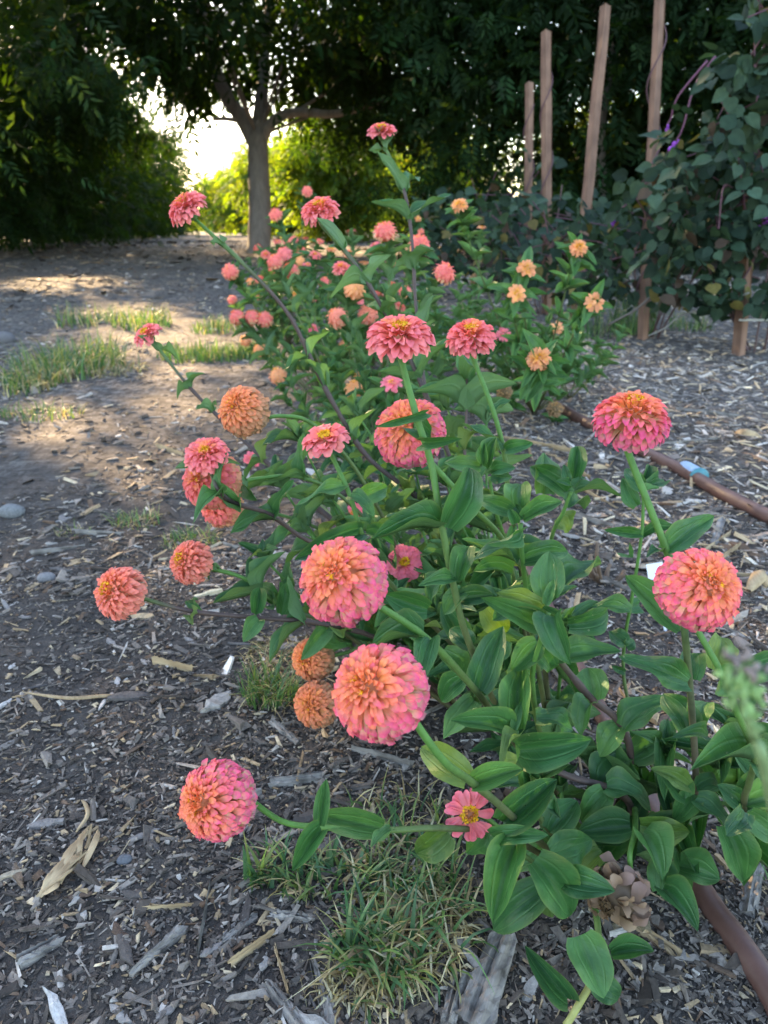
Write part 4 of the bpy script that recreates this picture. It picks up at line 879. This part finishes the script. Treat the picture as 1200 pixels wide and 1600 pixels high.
def bean_vine(base, label, boxes, n, nobj, seed, racemes=(), size=.070, stakes=()):
    """leaves hang through the given boxes (centre, half size) of vine; the nearest ones are separate"""
    rg_ = np.random.default_rng(seed); root = empty('bean_vine', base, label=label, category='bean vine', group='hyacinth bean vines on the trellis')
    mb = MB(); pts = []
    vol = np.array([np.prod(h) for _, h in boxes]); vol /= vol.sum()
    for k in range(n):
        c, h = boxes[rg_.choice(len(boxes), p=vol)]; q = np.asarray(c) + rg_.uniform(-1, 1, 3)*np.asarray(h)*np.array([1, 1, 1])
        q += .05*rg_.normal(size=3); q[2] = max(q[2], .16+.1*rg_.random()); pts.append(q)
    pts = np.array(pts); order = np.argsort(np.linalg.norm(pts-C0, axis=1))
    tc = nrm(C0-pts.mean(0))
    cur = {}
    for r_, k in enumerate(order):
        if k//3 not in cur:                          # leaves come in threes on one stalk
            a = rg_.uniform(0, 6.28); d0 = nrm(np.array([math.cos(a)*.8, math.sin(a)*.8, -.6+rg_.normal()*.4])); n0 = tc*.55 + np.array([0, 0, .8]) + rg_.normal(size=3)*.55
            cur[k//3] = (pts[k], d0, nrm(n0-d0*np.dot(n0, d0)))
        p0, d0, n0 = cur[k//3]; an = (0, 1.25, -1.25)[k % 3]+rg_.normal()*.15; sd0 = np.cross(n0, d0); d = nrm(d0*math.cos(an)+sd0*math.sin(an)+rg_.normal(size=3)*.12); p = p0+d*.012+(d0*.03 if k % 3 == 0 else 0)
        nn = n0+rg_.normal(size=3)*.18; tc_ = tc*.5 + np.array([0, 0, .75]) + rg_.normal(size=3)*.65; L = size*rg_.uniform(.65, 1.3)
        low = p[2] < .55; pr = [.36, .22, .22, .07, .05, .08] if low else [.34, .28, .22, .02, .02, .12]
        ci = rg_.choice(6, p=pr); me = BL[ci][rg_.integers(3)]; M = frame(p, d, nn, L*.95, L, L)
        if r_ < nobj: link('leaf', me, root, M)
        else:
            m = npm(M); v = np.empty(len(me.vertices)*3); me.vertices.foreach_get('co', v); v = v.reshape(-1, 3)
            mb.add(v @ m[:3, :3].T+m[:3, 3], [list(f.vertices) for f in me.polygons], np.array(BCOL[ci])*math.exp(rg_.normal()*.2))
    if mb.n: link('leaves', mb.mesh('leaves', M_bean), root, kind='stuff')
    st = MB()                                        # twining purple-brown stems
    for k in range(max(6, n//28)):
        a, b = pts[rg_.integers(n)], pts[rg_.integers(n)]
        if np.linalg.norm(a-b) > 1.1: b = a+(b-a)*.5
        m = (a+b)/2+rg_.normal(size=3)*.06; V, F = tube(spline([a, m, b], 8), .0035, 5, False); st.add(V, F, (.11, .045, .06))
    for k in range(5):
        a = pts[rg_.integers(n)]; b = np.asarray(base)+np.array([rg_.normal()*.05, rg_.normal()*.05, 0])
        V, F = tube(spline([b, (a+b)/2+rg_.normal(size=3)*.05, a], 8), .005, 5, False); st.add(V, F, (.10, .055, .05))
    for (g, t) in stakes:
        L = np.linalg.norm(t-g); zz = np.linspace(.02, .9, 60); ang = zz*L*11
        hx = g + (t-g)*zz[:, None] + np.stack([np.cos(ang), np.sin(ang), 0*ang], -1)*.045; V, F = tube(hx, .005, 5, False); st.add(V, F, (.09, .04, .045))
    link('twining_stems', st.mesh('twining_stems', M_stem), root)
    for (poly, fl) in racemes:                       # flower stalks with purple pea flowers and pods
        S = spline([P(*q) for q in poly], 16); V, F = tube(S, np.linspace(.006, .003, 16), 6); rm = MB(); rm.add(V, F, (.15, .05, .085))
        ra = link('flower_stalk', rm.mesh('flower_stalk', M_stem), root)
        for q in fl:
            o = S[int(q*15)] + rg_.normal(size=3)*.01; fm = MB()
            for z in range(3):
                V, F = ellipsoid(o+rg_.normal(size=3)*.014, rg_.normal(size=3), .013, .006, 0, 5, 8); fm.add(V, F, np.array((.40, .10, .55))*rg_.uniform(.7, 1.2))
            link('pea_flower', fm.mesh('pea_flower', M_petal), root)
    return root
def bx(c, h): return (np.asarray(c, float), np.asarray(h, float))
gB, tB = sB; gA, tA = sA
bean_vine(gB+np.array([.12, .05, 0]), 'tall bean vine smothering the right-hand stake up past the top edge',
    [bx(gB+np.array([.16, .14, .85]), (.42, .24, .62)), bx(gB+np.array([.20, .12, 1.55]), (.36, .22, .42)), bx(gB+np.array([-.10, .22, .75]), (.36, .22, .32))], 900, 295, 61,
    [([(1118, 88, 3.95), (1085, 135, 4.0), (1065, 205, 4.05), (1040, 245, 4.1), (1030, 300, 4.15)], (.55, .6)), ([(1105, 95, 3.9), (1060, 150, 3.95), (1048, 185, 4.0), (1042, 196, 4.0)], (.95,)), ([(1185, 140, 3.7), (1180, 180, 3.7), (1172, 215, 3.7)], (.3, .7, .95)), ([(1198, 300, 3.7), (1196, 330, 3.7), (1190, 352, 3.7)], (.3, .6, .95))], stakes=[sB])
bean_vine(gA+np.array([.1, .05, 0]), 'low bean vine between the two right-hand stakes', [bx((gA+gB)/2+np.array([.05, .08, .52]), (.28, .34, .34)), bx(gA+np.array([.05, .05, .50]), (.22, .25, .32))], 360, 210, 62, [([(1010, 300, 4.2), (965, 330, 4.25), (955, 345, 4.3)], (.6, .95))], stakes=[sA])
gD, _ = sD; gC, _ = sC; gE, _ = sE
bean_vine(gD, 'bean vine piled against the leaning stake', [bx(gD+np.array([-.05, .1, .42]), (.36, .30, .30)), bx((gD+gA)/2+np.array([0, .1, .40]), (.3, .3, .28))], 360, 160, 63, stakes=[])
bean_vine(gC, 'bean vine around the upright stake left of the leaning one', [bx(gC+np.array([-.05, .2, .45]), (.42, .35, .36))], 320, 90, 64, stakes=[sC], size=.075)
bean_vine(gE+np.array([-.2, .3, 0]), 'farthest bean vine trailing off behind the thin orange zinnias', [bx(gE+np.array([-.35, .5, .48]), (.55, .5, .40)), bx(gE+np.array([0, .2, .8]), (.2, .2, .3))], 420, 60, 65, stakes=[sE], size=.08)
def twine(name, pts, r, label, cat, mat=None, col=(.32, .30, .27), grp=None):
    V, F = tube(spline(pts, 6*len(pts)), r, 6); mb = MB(); mb.add(V, F, col); o = link(name, mb.mesh(name, mat or M_stem), None, label=label, category=cat)
    if grp: o['group'] = grp
    return o
twine('twine', [gB+[-.01, -.03, .30], P(1100, 482, 4.05), P(1062, 494, 4.15), P(1040, 512, 4.2), gA+[.02, -.03, .02]], .004, 'pale twine sagging from the vine-wrapped stake down to the tall bare one', 'twine')
twine('twine', [gB+(tB-gB)*.19+[-.03, -.045, 0], gB+(tB-gB)*.19+[0, -.06, 0], gB+(tB-gB)*.19+[.04, -.04, 0], gB+(tB-gB)*.19+[.3, -.1, .0]], .005, 'white twine tied round the vine-wrapped stake near its foot', 'twine', col=(.5, .48, .42))
twine('dry_vine_stem', [P(1125, 346, 4.0), P(1080, 382, 4.05), P(1010, 470, 4.15), P(950, 508, 4.3)], .006, 'bare grey vine stem slanting down in front of the bean leaves', 'stem', col=(.17, .14, .12))

# ------------------------------------------------------------------ irrigation pipes
def pipe_mat():
    t = NT('brown_pipe'); n1 = t.noise(26, 5, .6, t.pos()); n2 = t.noise(6, 3, .5, t.pos())
    c = t.mix(t.ramp(n1, [(.35, (0, 0, 0)), (.7, (1, 1, 1))]), (.085, .036, .028), (.15, .075, .060)); c = t.mix(t.ramp(n2, [(.62, (0, 0, 0)), (.72, (.55,)*3)]), c, (.26, .20, .18))
    t.l(c, t.b.inputs['Base Color']); t.b.inputs['Roughness'].default_value = .5; t.bump(n1, .12, .002); return t.m
M_pipe = pipe_mat()
def ring_pts(g, h): return np.array([g[0], g[1], float(gz(g[0], g[1]))+h])
PR = .0165
pp = [G(862, 632), G(950, 690), G(1060, 738), G(1130, 778), G(1215, 822), G(1330, 890)]
pl = [ring_pts(q, PR*.7) for q in pp]
V, F = tube(spline(pl, 50), PR, 14); p1 = link('irrigation_pipe', mesh('irrigation_pipe', V, F, M_pipe), None, label='brown irrigation pipe with a pale blue coupling on the mulch at right', category='pipe', group='irrigation pipes')
cdir = nrm(pl[3]-pl[2]); cc = ring_pts(G(1078, 744), PR*.7)
def sleeve(name, a, b, r, c, parent, rough=.5):
    V, F = tube(np.linspace(a, b, 7), np.array([r*.93, r, r, r*1.0, r, r, r*.93]), 18); mb = MB(); mb.add(V, F, c); return link(name, mb.mesh(name, vmat(name+'_plastic', rough, .4, 0, None, 80, .15)), parent)
sleeve('coupling', cc-cdir*.035, cc+cdir*.034, PR*1.38, (.30, .40, .54), p1, .6); sleeve('coupling_ring', cc+cdir*.034, cc+cdir*.046, PR*1.52, (.04, .20, .24), p1, .4)
pp = [G(1230, 1600), G(1197, 1540), G(1150, 1470), G(1108, 1406), G(1040, 1300), G(960, 1170), G(900, 1060), G(840, 930), G(780, 820)]
V, F = tube(spline([ring_pts(q, PR*.35) for q in pp], 60), PR*.72, 18); link('irrigation_pipe', mesh('irrigation_pipe', V, F, M_pipe), None, label='brown irrigation pipe running under the zinnias from the bottom right corner', category='pipe', group='irrigation pipes')

# ------------------------------------------------------------------ grass
def grass(name, label, spots, seed, cat='grass'):
    """spots: (x, y, rx, ry, n, height, width, dry share, spread, curl); every tuft is one clump of blades"""
    rg_ = np.random.default_rng(seed); VV = []; FF = []; CC = []; off = 0; SEG = 5
    for (x, y, rx, ry, n, h, wd, dry, spread, curl) in spots:
        a = rg_.uniform(0, 6.28, n); r_ = np.sqrt(rg_.random(n)); bx_ = x+np.cos(a)*r_*rx; by = y+np.sin(a)*r_*ry
        la = rg_.uniform(0, 6.28, n); la = np.where(rg_.random(n) < .35, np.arctan2(by-y, bx_-x)+rg_.normal(size=n)*.7, la)
        isd = rg_.random(n) < dry; H = h*rg_.uniform(.45, 1.15, n)*np.where(isd, .9, 1); W = wd*rg_.uniform(.6, 1.3, n)*np.where(isd, .75, 1)
        ld = np.stack([np.cos(la), np.sin(la), 0*la], -1); sd_ = np.stack([-np.sin(la), np.cos(la), 0*la], -1)
        lean = spread*rg_.uniform(.2, 1.3, n)*np.where(isd, 1.5, 1); cu = curl*rg_.uniform(.3, 1.5, n)*np.where(isd, 1.9, 1)
        p = np.stack([bx_, by, gz(bx_, by)-.004], -1); ang = lean*.4; rowsL = []; side = rg_.normal(size=n)*.5*np.where(isd, 1.6, .6)
        for k in range(SEG+1):
            t = k/SEG; wk = W*(1-t**1.6)*.5+.0001; tw = side*t*2; s_ = sd_*np.cos(tw)[:, None]+np.array([0, 0, 1])*np.sin(tw)[:, None]*.7
            rowsL.append(np.stack([p-s_*wk[:, None], p+s_*wk[:, None]], 1))
            st_ = (H/SEG)[:, None]; p = p + st_*(ld*np.sin(ang)[:, None]+np.array([0, 0, 1])*np.cos(ang)[:, None] + sd_*(side*t*.8)[:, None]); p[:, 2] = np.maximum(p[:, 2], gz(p[:, 0], p[:, 1])+.002)
            ang = ang + cu/SEG + lean/SEG*.6
        V = np.stack(rowsL, 1).reshape(n, -1, 3); m = 2*(SEG+1)
        f = np.array([[2*k, 2*k+1, 2*k+3, 2*k+2] for k in range(SEG)]); F = (f[None]+(np.arange(n)*m)[:, None, None]+off).reshape(-1, 4)
        g1 = np.array([[.055, .13, .045], [.085, .17, .055], [.050, .12, .055], [.16, .22, .07]])[rg_.integers(0, 4, n)]; d1 = np.array([[.42, .34, .19], [.34, .25, .13], [.50, .43, .28], [.24, .17, .09]])[rg_.integers(0, 4, n)]
        c = np.where(isd[:, None], d1, g1)*np.exp(rg_.normal(size=(n, 1))*.15); c = np.repeat(c[:, None], m, 1)
        tipdry = (rg_.random(n) < .35)[:, None]; tt = np.repeat(np.arange(SEG+1)/SEG, 2)[None]; f2 = (tipdry*np.clip((tt-.55)*2.2, 0, 1))[..., None]; c = c*(1-f2)+np.array([.38, .30, .14])*f2
        VV.append(V.reshape(-1, 3)); FF.append(F); CC.append(c.reshape(-1, 3)); off += len(V)*m
    o0 = np.array([spots[0][0], spots[0][1], 0.0])
    link(name, mesh(name, np.vstack(VV)-o0, np.vstack(FF), M_grass, np.vstack(CC)), None, Matrix.Translation(Vector(o0)), kind='stuff', label=label, category=cat)
def gs(px, py, rpx, rpy, n, h, wd, dry, spread, curl):
    g = G(px, py); d = np.dot(g-C0, FW); g2 = G(px, py-rpy); return (g[0], g[1], rpx*d/FPX, abs(g2[1]-g[1]), n, h, wd, dry, spread, curl)
grass('grass_tuft', 'matted half-dry grass clump at the bottom centre of the mulch', [gs(600, 1500, 80, 45, 230, .058, .0042, .40, .8, 1.3), gs(650, 1470, 85, 60, 240, .075, .0030, .88, 1.3, 3.2), gs(570, 1545, 75, 40, 230, .055, .0028, .97, 1.6, 3.4), gs(690, 1440, 50, 60, 100, .07, .0032, .75, 1.0, 1.8)], 1)
grass('grass_tuft', 'green grass growing under the horizontal flower stem', [gs(520, 1390, 120, 34, 190, .042, .0042, .30, .8, 1.0), gs(640, 1375, 80, 45, 150, .055, .004, .35, .7, 1.0), gs(620, 1300, 90, 40, 90, .05, .0036, .5, .7, .9), gs(450, 1370, 60, 30, 60, .04, .0036, .5, .9, 1.2)], 2)
grass('grass_tuft', 'broad-bladed grass sprig below the lowest ball bloom', [gs(400, 1395, 14, 8, 9, .075, .0075, 0, .5, .4)], 3)
grass('grass_tuft', 'small green and straw tuft beneath the two aged orange blooms', [gs(425, 1100, 45, 22, 260, .055, .0024, .2, .7, .8), gs(440, 1035, 60, 25, 320, .045, .002, .92, 1.1, 1.6)], 4)
grass('grass_tuft', 'large pale grass tuft on the left side of the path', [gs(110, 578, 72, 26, 620, .17, .0075, .35, .7, .7), gs(60, 606, 40, 16, 200, .15, .006, .7, .7, .8), gs(185, 582, 40, 12, 160, .09, .006, .9, .9, 1.0)], 5)
grass('grass_tuft', 'grass tuft behind the large pale one, catching the sun', [gs(225, 510, 45, 8, 230, .15, .008, .25, .55, .6), gs(140, 508, 45, 8, 130, .16, .008, .35, .6, .6)], 6)
grass('grass_patch', 'short bright grass strip lit by the sun left of the bed', [gs(330, 556, 85, 9, 560, .085, .007, .15, .6, .6), gs(345, 515, 45, 8, 220, .10, .007, .2, .6, .6), gs(400, 555, 30, 8, 160, .10, .007, .2, .6, .6)], 7)
grass('grass_tuft', 'thin low grass in the mulch beneath the stacked left blooms', [gs(300, 842, 45, 14, 150, .045, .0026, .35, .8, .8), gs(215, 815, 38, 10, 110, .045, .0026, .4, .8, .8), gs(330, 775, 20, 10, 50, .04, .0026, .4, .8, .8), gs(115, 828, 30, 8, 50, .03, .002, .8, .9, .8)], 8)
grass('grass_tuft', 'sparse grass at the left edge below the large tuft', [gs(60, 655, 70, 12, 170, .07, .004, .45, .8, .8)], 9)
grass('grass_tuft', 'dark feathery plants at the foot of the tall bare stake', [gs(985, 522, 35, 7, 260, .22, .005, .04, .35, .4), gs(915, 524, 50, 8, 160, .20, .005, .1, .4, .4), gs(1075, 515, 35, 6, 90, .16, .005, .1, .4, .4)], 10)
grass('grass_tuft', 'bright grass blades at the right edge beside the pipe', [gs(1190, 1330, 25, 60, 46, .06, .003, .1, .8, .8)], 11)

# ------------------------------------------------------------------ wood pieces, stones, husks on the mulch
def plank(name, a, b, wpx, th, mat, label, cat, seed, taper=(1, .7), group=None, lift=0.0, parent=None, jag=.12):
    wpx = wpx*.85; A_, B_ = G(*a), G(*b); L = np.linalg.norm(B_-A_); d = np.dot((A_+B_)/2-C0, FW); wd = wpx*d/FPX; rg_ = np.random.default_rng(seed)
    n, m = 14, 7; V = []; F = []; prof = rg_.normal(size=m)*.16
    for i in range(n+1):
        t = i/n; ww = wd*.5*(taper[0]+(taper[1]-taper[0])*t)*(1+rg_.normal()*jag*.35)
        for j in range(m+1):
            u = -1+2*j/m; e = (rg_.normal()*L*.05 if i in (0, n) else 0); V.append([u*ww, (t-.5)*L+e, th*.62*(1-.22*abs(u)**3)*(1+1.6*prof[min(j, m-1)])+rg_.normal()*th*.10])
        V.append([ww*1.02, (t-.5)*L, -.006]); V.append([-ww*1.02, (t-.5)*L, -.006])
    k = m+3
    for i in range(n):
        for j in range(k): F.append([i*k+j, i*k+(j+1) % k, (i+1)*k+(j+1) % k, (i+1)*k+j])
    F.append(list(range(k))[::-1]); F.append([n*k+j for j in range(k)])
    dr = B_-A_; c = (A_+B_)/2; M = Matrix.Translation(Vector((c[0], c[1], float(gz(c[0], c[1]))+lift))) @ Matrix.Rotation(math.atan2(-dr[0], dr[1]), 4, 'Z')
    me = mesh(name, V, F, mat, smooth=False)
    if parent: return link(name, me, parent, M)
    o = link(name, me, None, M, label=label, category=cat)
    if group: o['group'] = group
    return o
WG = 'weathered wood pieces lying on the mulch'
plank('weathered_board', (738, 1610), (790, 1465), 62, .012, M_grey, 'long split grey board under the leaves at the bottom edge', 'wood', 1, (1.1, .75), WG)
plank('weathered_board', (700, 1605), (722, 1525), 34, .012, M_grey, 'dark gnarled bark piece left of the split grey board', 'wood', 2, (.8, 1.1), WG)
plank('weathered_board', (520, 1610), (488, 1500), 30, .007, M_grey, 'pale wood sliver beside the dry grass at the bottom', 'wood', 3, (1.1, .5), WG)
plank('weathered_board', (470, 1610), (418, 1545), 30, .006, M_grey, 'grey splinter left of the pale sliver at the bottom', 'wood', 4, (1, .6), WG)
plank('weathered_board', (205, 1530), (285, 1458), 22, .010, M_grey, 'tapered driftwood stick at lower left', 'wood', 5, (.6, 1.1), WG)
plank('weathered_board', (28, 1500), (95, 1465), 24, .008, M_grey, 'flat brown-grey bark block at the left edge', 'wood', 6, (1, .9), WG)
plank('weathered_board', (352, 1478), (402, 1440), 18, .007, M_grey, 'small grey stick left of the grass', 'wood', 7, (.6, 1), WG)
plank('weathered_board', (425, 1440), (490, 1448), 22, .008, M_grey, 'blunt grey stick pointing into the grass clump', 'wood', 8, (.9, 1), WG)
plank('weathered_board', (425, 1232), (510, 1222), 22, .010, M_grey, 'dark bark strip above the horizontal flower stem', 'wood', 9, (1, .8), WG)
plank('weathered_board', (428, 1140), (466, 1172), 18, .006, M_grey, 'grey splinter under the aged orange bloom', 'wood', 10, (1, .8), WG)
plank('weathered_board', (975, 1430), (1075, 1500), 22, .007, M_straw, 'tan stick with a square broken end near the corner pipe', 'wood', 11, (.5, 1.2), WG)
plank('weathered_board', (1185, 1330), (1170, 1420), 30, .010, M_grey, 'grey log piece at the right edge by the grass blades', 'wood', 12, (1, 1), WG)
plank('weathered_board', (1130, 812), (1118, 850), 20, .010, M_grey, 'short pale stump of wood beneath the far pipe', 'wood', 13, (1, .8), WG)
for k, (a, b, wp, m) in enumerate([((960, 838), (1062, 832), 7, 0), ((1090, 870), (1140, 835), 9, 0), ((1120, 880), (1155, 855), 10, 0), ((1130, 895), (1215, 905), 7, 0), ((700, 680), (790, 700), 6, 0), ((790, 690), (905, 712), 6, 0), ((815, 665), (830, 720), 6, 0), ((840, 700), (920, 745), 6, 0),
        ((880, 800), (1010, 845), 5, 1), ((1000, 905), (1100, 960), 6, 1), ((1050, 940), (1180, 1010), 7, 1), ((930, 900), (985, 925), 6, 1), ((910, 760), (960, 790), 5, 0), ((1010, 700), (1120, 690), 6, 1), ((1060, 640), (1150, 650), 5, 1), ((960, 610), (1040, 625), 5, 1), ((120, 830), (190, 835), 6, 1),
        ((310, 1500), (330, 1395), 4, 1), ((225, 1430), (300, 1425), 5, 0), ((360, 1520), (430, 1470), 6, 0), ((240, 1045), (300, 1060), 3, 0), ((350, 850), (420, 870), 5, 1), ((50, 860), (140, 850), 6, 1), ((245, 700), (285, 715), 3, 0), ((380, 1400), (470, 1340), 5, 1), ((430, 1490), (450, 1560), 6, 0), ((550, 1190), (640, 1215), 6, 1), ((640, 1140), (700, 1110), 6, 1)]):
    plank('dry_stem', a, b, wp*.7, .005+.003*(k % 3), M_straw if m == 0 else M_grey, '', '', 40+k, (1, .6), None, .003, ground)
def curl_strip(name, pix, wpx, label, cat, seed, mat, lift=.006, ragged=0):
    g = [G(*q) for q in pix]; S = spline([np.array([q[0], q[1], float(gz(q[0], q[1]))+lift*(1+.8*math.sin(i*1.7))]) for i, q in enumerate(g)], 20); rg_ = np.random.default_rng(seed)
    d = np.dot(S.mean(0)-C0, FW); wd = wpx*d/FPX; T = np.gradient(S, axis=0); T /= np.linalg.norm(T, axis=1)[:, None]; sd_ = np.cross(T, [0, 0, 1]); V = []; F = []
    for i in range(20):
        e = math.sin(math.pi*(i+.7)/20.5)**.5; 
        for j in range(6):
            a = (j/5-.5)*3.6; r_ = wd*.4*e*(1+ragged*rg_.normal()*.3); V.append(S[i]+sd_[i]*math.sin(a)*r_+np.array([0, 0, 1])*(math.cos(a)*r_*.8))
    for i in range(19):
        for j in range(5): F.append([i*6+j, i*6+j+1, (i+1)*6+j+1, (i+1)*6+j])
    o0 = S[10]; return link(name, mesh(name, np.array(V)-o0, F, mat, smooth=True), None, Matrix.Translation(Vector(o0)), label=label, category=cat)
h1 = curl_strip('dry_husk', [(62, 1408), (100, 1392), (125, 1362), (138, 1330), (145, 1300)], 9, 'shredded tan husk curled on the mulch at lower left', 'husk', 1, M_straw, .007, .9)
curl_strip('dry_husk', [(120, 1308), (138, 1285), (135, 1262), (128, 1250)], 9, 'small hooked orange-brown curl above the shredded husk', 'husk', 2, M_straw, .005)
curl_strip('dry_husk', [(40, 1096), (110, 1106), (165, 1098), (215, 1094)], 9, 'long tan strip of bark at the left of the mulch', 'husk', 3, M_straw, .005)
curl_strip('dead_leaf', [(1150, 682), (1165, 690), (1185, 686)], 22, 'curled brown dead leaf on the mulch right of the half-ball bloom', 'leaf', 5, M_straw, .012)
curl_strip('dead_leaf', [(1168, 930), (1185, 915), (1200, 920)], 30, 'tan dead leaf at the right edge beside the ball bloom', 'leaf', 6, M_straw, .012)
def stone(px, py, wpx, label, c, seed):
    g = gp(px, py); d = np.dot(g-C0, FW); r_ = wpx*d/FPX/2; rg_ = np.random.default_rng(seed); V, F = ellipsoid(np.zeros(3), [0, 0, 1], r_, r_*.62, 0, 8, 12); V = np.array(V)
    V = V*(1+.22*vnoise(V[:, 0]+seed, V[:, 1]+V[:, 2], 1.6/r_, seed)[:, None])*np.array([1, .75, 1]); mb = MB(); mb.add(V, F, c)
    link('stone', mb.mesh('stone', M_chip), None, Matrix.Translation(Vector((g[0], g[1], g[2]+r_*.25))), label=label, category='stone', group='stones in the mulch')
stone(195, 1348, 26, 'small smooth blue-grey stone right of the shredded husk', (.12, .12, .13), 3)
stone(18, 797, 42, 'light grey stone at the left edge in line with the grass wisps', (.17, .17, .17), 4)
stone(72, 902, 30, 'pale flat stone left of the farthest-left bloom', (.18, .17, .17), 5)
stone(8, 535, 36, 'grey stone at the left edge beside the large grass tuft', (.13, .12, .12), 6)
hrg = np.random.default_rng(12)                     # its loose fibres
for k in range(11):
    i0 = hrg.uniform(0, .7); base_l = [(62, 1408), (100, 1392), (125, 1362), (138, 1330), (145, 1300)]; q0 = base_l[int(i0*4)]; q1 = base_l[min(4, int(i0*4)+hrg.integers(1, 3))]
    a_, b_ = G(q0[0]+hrg.normal()*5, q0[1]+hrg.normal()*5), G(q1[0]+hrg.normal()*10, q1[1]+hrg.normal()*9)
    zz = lambda g_, h_: np.array([g_[0], g_[1], float(gz(g_[0], g_[1]))+h_]); S = spline([zz(a_, .006), zz((a_+b_)/2+hrg.normal(size=3)*.003, .012), zz(b_, .006+hrg.random()*.008)], 7)
    T = nrm(S[-1]-S[0]); sd_ = np.cross(T, [0, 0, 1]); wv_ = np.array([.4, .9, 1, 1, .9, .6, .1])*.0035*hrg.uniform(.6, 1.5); V = np.stack([S-sd_*wv_[:, None], S+np.array([0, 0, .0015]), S+sd_*wv_[:, None]], 1).reshape(-1, 3)
    F = [[3*i+j, 3*i+j+1, 3*i+j+4, 3*i+j+3] for i in range(6) for j in range(2)]; link('fibre', mesh('fibre', V-S[3], F, M_straw), h1, Matrix.Translation(Vector(S[3])))
# dead cut-off stump between the shoots
sg = gp(948, 905); sm = MB(); rg = np.random.default_rng(8)
for k in range(9):
    a = rg.uniform(0, 6.28); q = sg+np.array([math.cos(a)*.012, math.sin(a)*.012, -.01]); t = q+np.array([math.cos(a)*.02, math.sin(a)*.02, rg.uniform(.02, .075)])
    V, F = tube(spline([q, (q+t)/2+rg.normal(size=3)*.004, t], 6), np.linspace(.006, .003, 6), 6); sm.add(V-sg, F, np.array((.14, .09, .06))*rg.uniform(.6, 1.4))
link('dead_plant_stump', sm.mesh('dead_plant_stump', M_stem), None, Matrix.Translation(Vector(sg)), label='dark broken stump of a dead plant between the leafy shoots', category='stump')
# white plant tag half hidden behind the right ball bloom
tg = gp(1040, 985); d = np.dot(tg-C0, FW); top = P(1022, 880, d); wv = .018
ux = nrm(top-tg); sx = nrm(np.cross(ux, FW)); th = -FW*.0006
wv = .013; lo = top-ux*.022
Vt = [tg-ux*.01-sx*.002, tg-ux*.01+sx*.002, lo-ux*.006+sx*.002, lo+sx*wv, top+sx*wv, top-sx*wv, lo-sx*wv, lo-ux*.006-sx*.002]; Vt = np.array([v+th for v in Vt]+[v-th for v in Vt])
Ft = [[0, 1, 2, 7], [2, 3, 4, 5, 6, 7], [15, 10, 9, 8], [15, 14, 13, 12, 11, 10]]+[[i, i+8, (i+1) % 8+8, (i+1) % 8] for i in range(8)]
mb = MB(); mb.add(Vt-tg, Ft, (.78, .79, .82)); link('plant_tag', mb.mesh('plant_tag', vmat('white_plastic', .4, .4, 0, None, 40, .04), False), None, Matrix.Translation(Vector(tg)), label='white plastic plant tag half hidden behind the rightmost ball bloom', category='plant tag')
# out-of-focus herb sprig close to the lens
hb = gp(1260, 1560); sp = empty('herb_sprig', hb, label='blurred pale green herb sprig close to the lens at the right edge', category='herb'); rg = np.random.default_rng(3)
S = spline([P(1150, 1025, .18), P(1162, 1085, .18), P(1178, 1150, .185), P(1215, 1300, .23), hb], 24); V, F = tube(S, np.linspace(.0004, .002, 24), 7); mb = MB(); mb.add(V-hb, F, (.20, .28, .12)); link('stem', mb.mesh('stem', M_stem), sp, Matrix.Translation(Vector(hb)))
for k, t in enumerate((.02, .06, .10, .15, .20, .25, .30, .36)):
    q = S[int(t*23)]
    wm = MB()
    for z in range(7):
        o = q+rg.normal(size=3)*np.array([.0024, .0024, .0014]); V, F = ellipsoid(o, rg.normal(size=3), .0009, .0019, 0, 5, 7); wm.add(V-q, F, np.array((.22, .34, .12) if k > 1 else (.22, .17, .15))*rg.uniform(.7, 1.3))
    link('flower_whorl', wm.mesh('flower_whorl', M_green), sp, Matrix.Translation(Vector(q)))
# bloom whose crown just shows at the bottom edge
bZ = gp(850, 1640); Zb = zplant(bZ, 'low zinnia bloom only just showing at the bottom edge', FG); flower(Zb, 815, 1618, 70, .045, (-.2, .5, .85), 'globe', 'aged', 171, [(850, 1640, .59)], base=bZ)
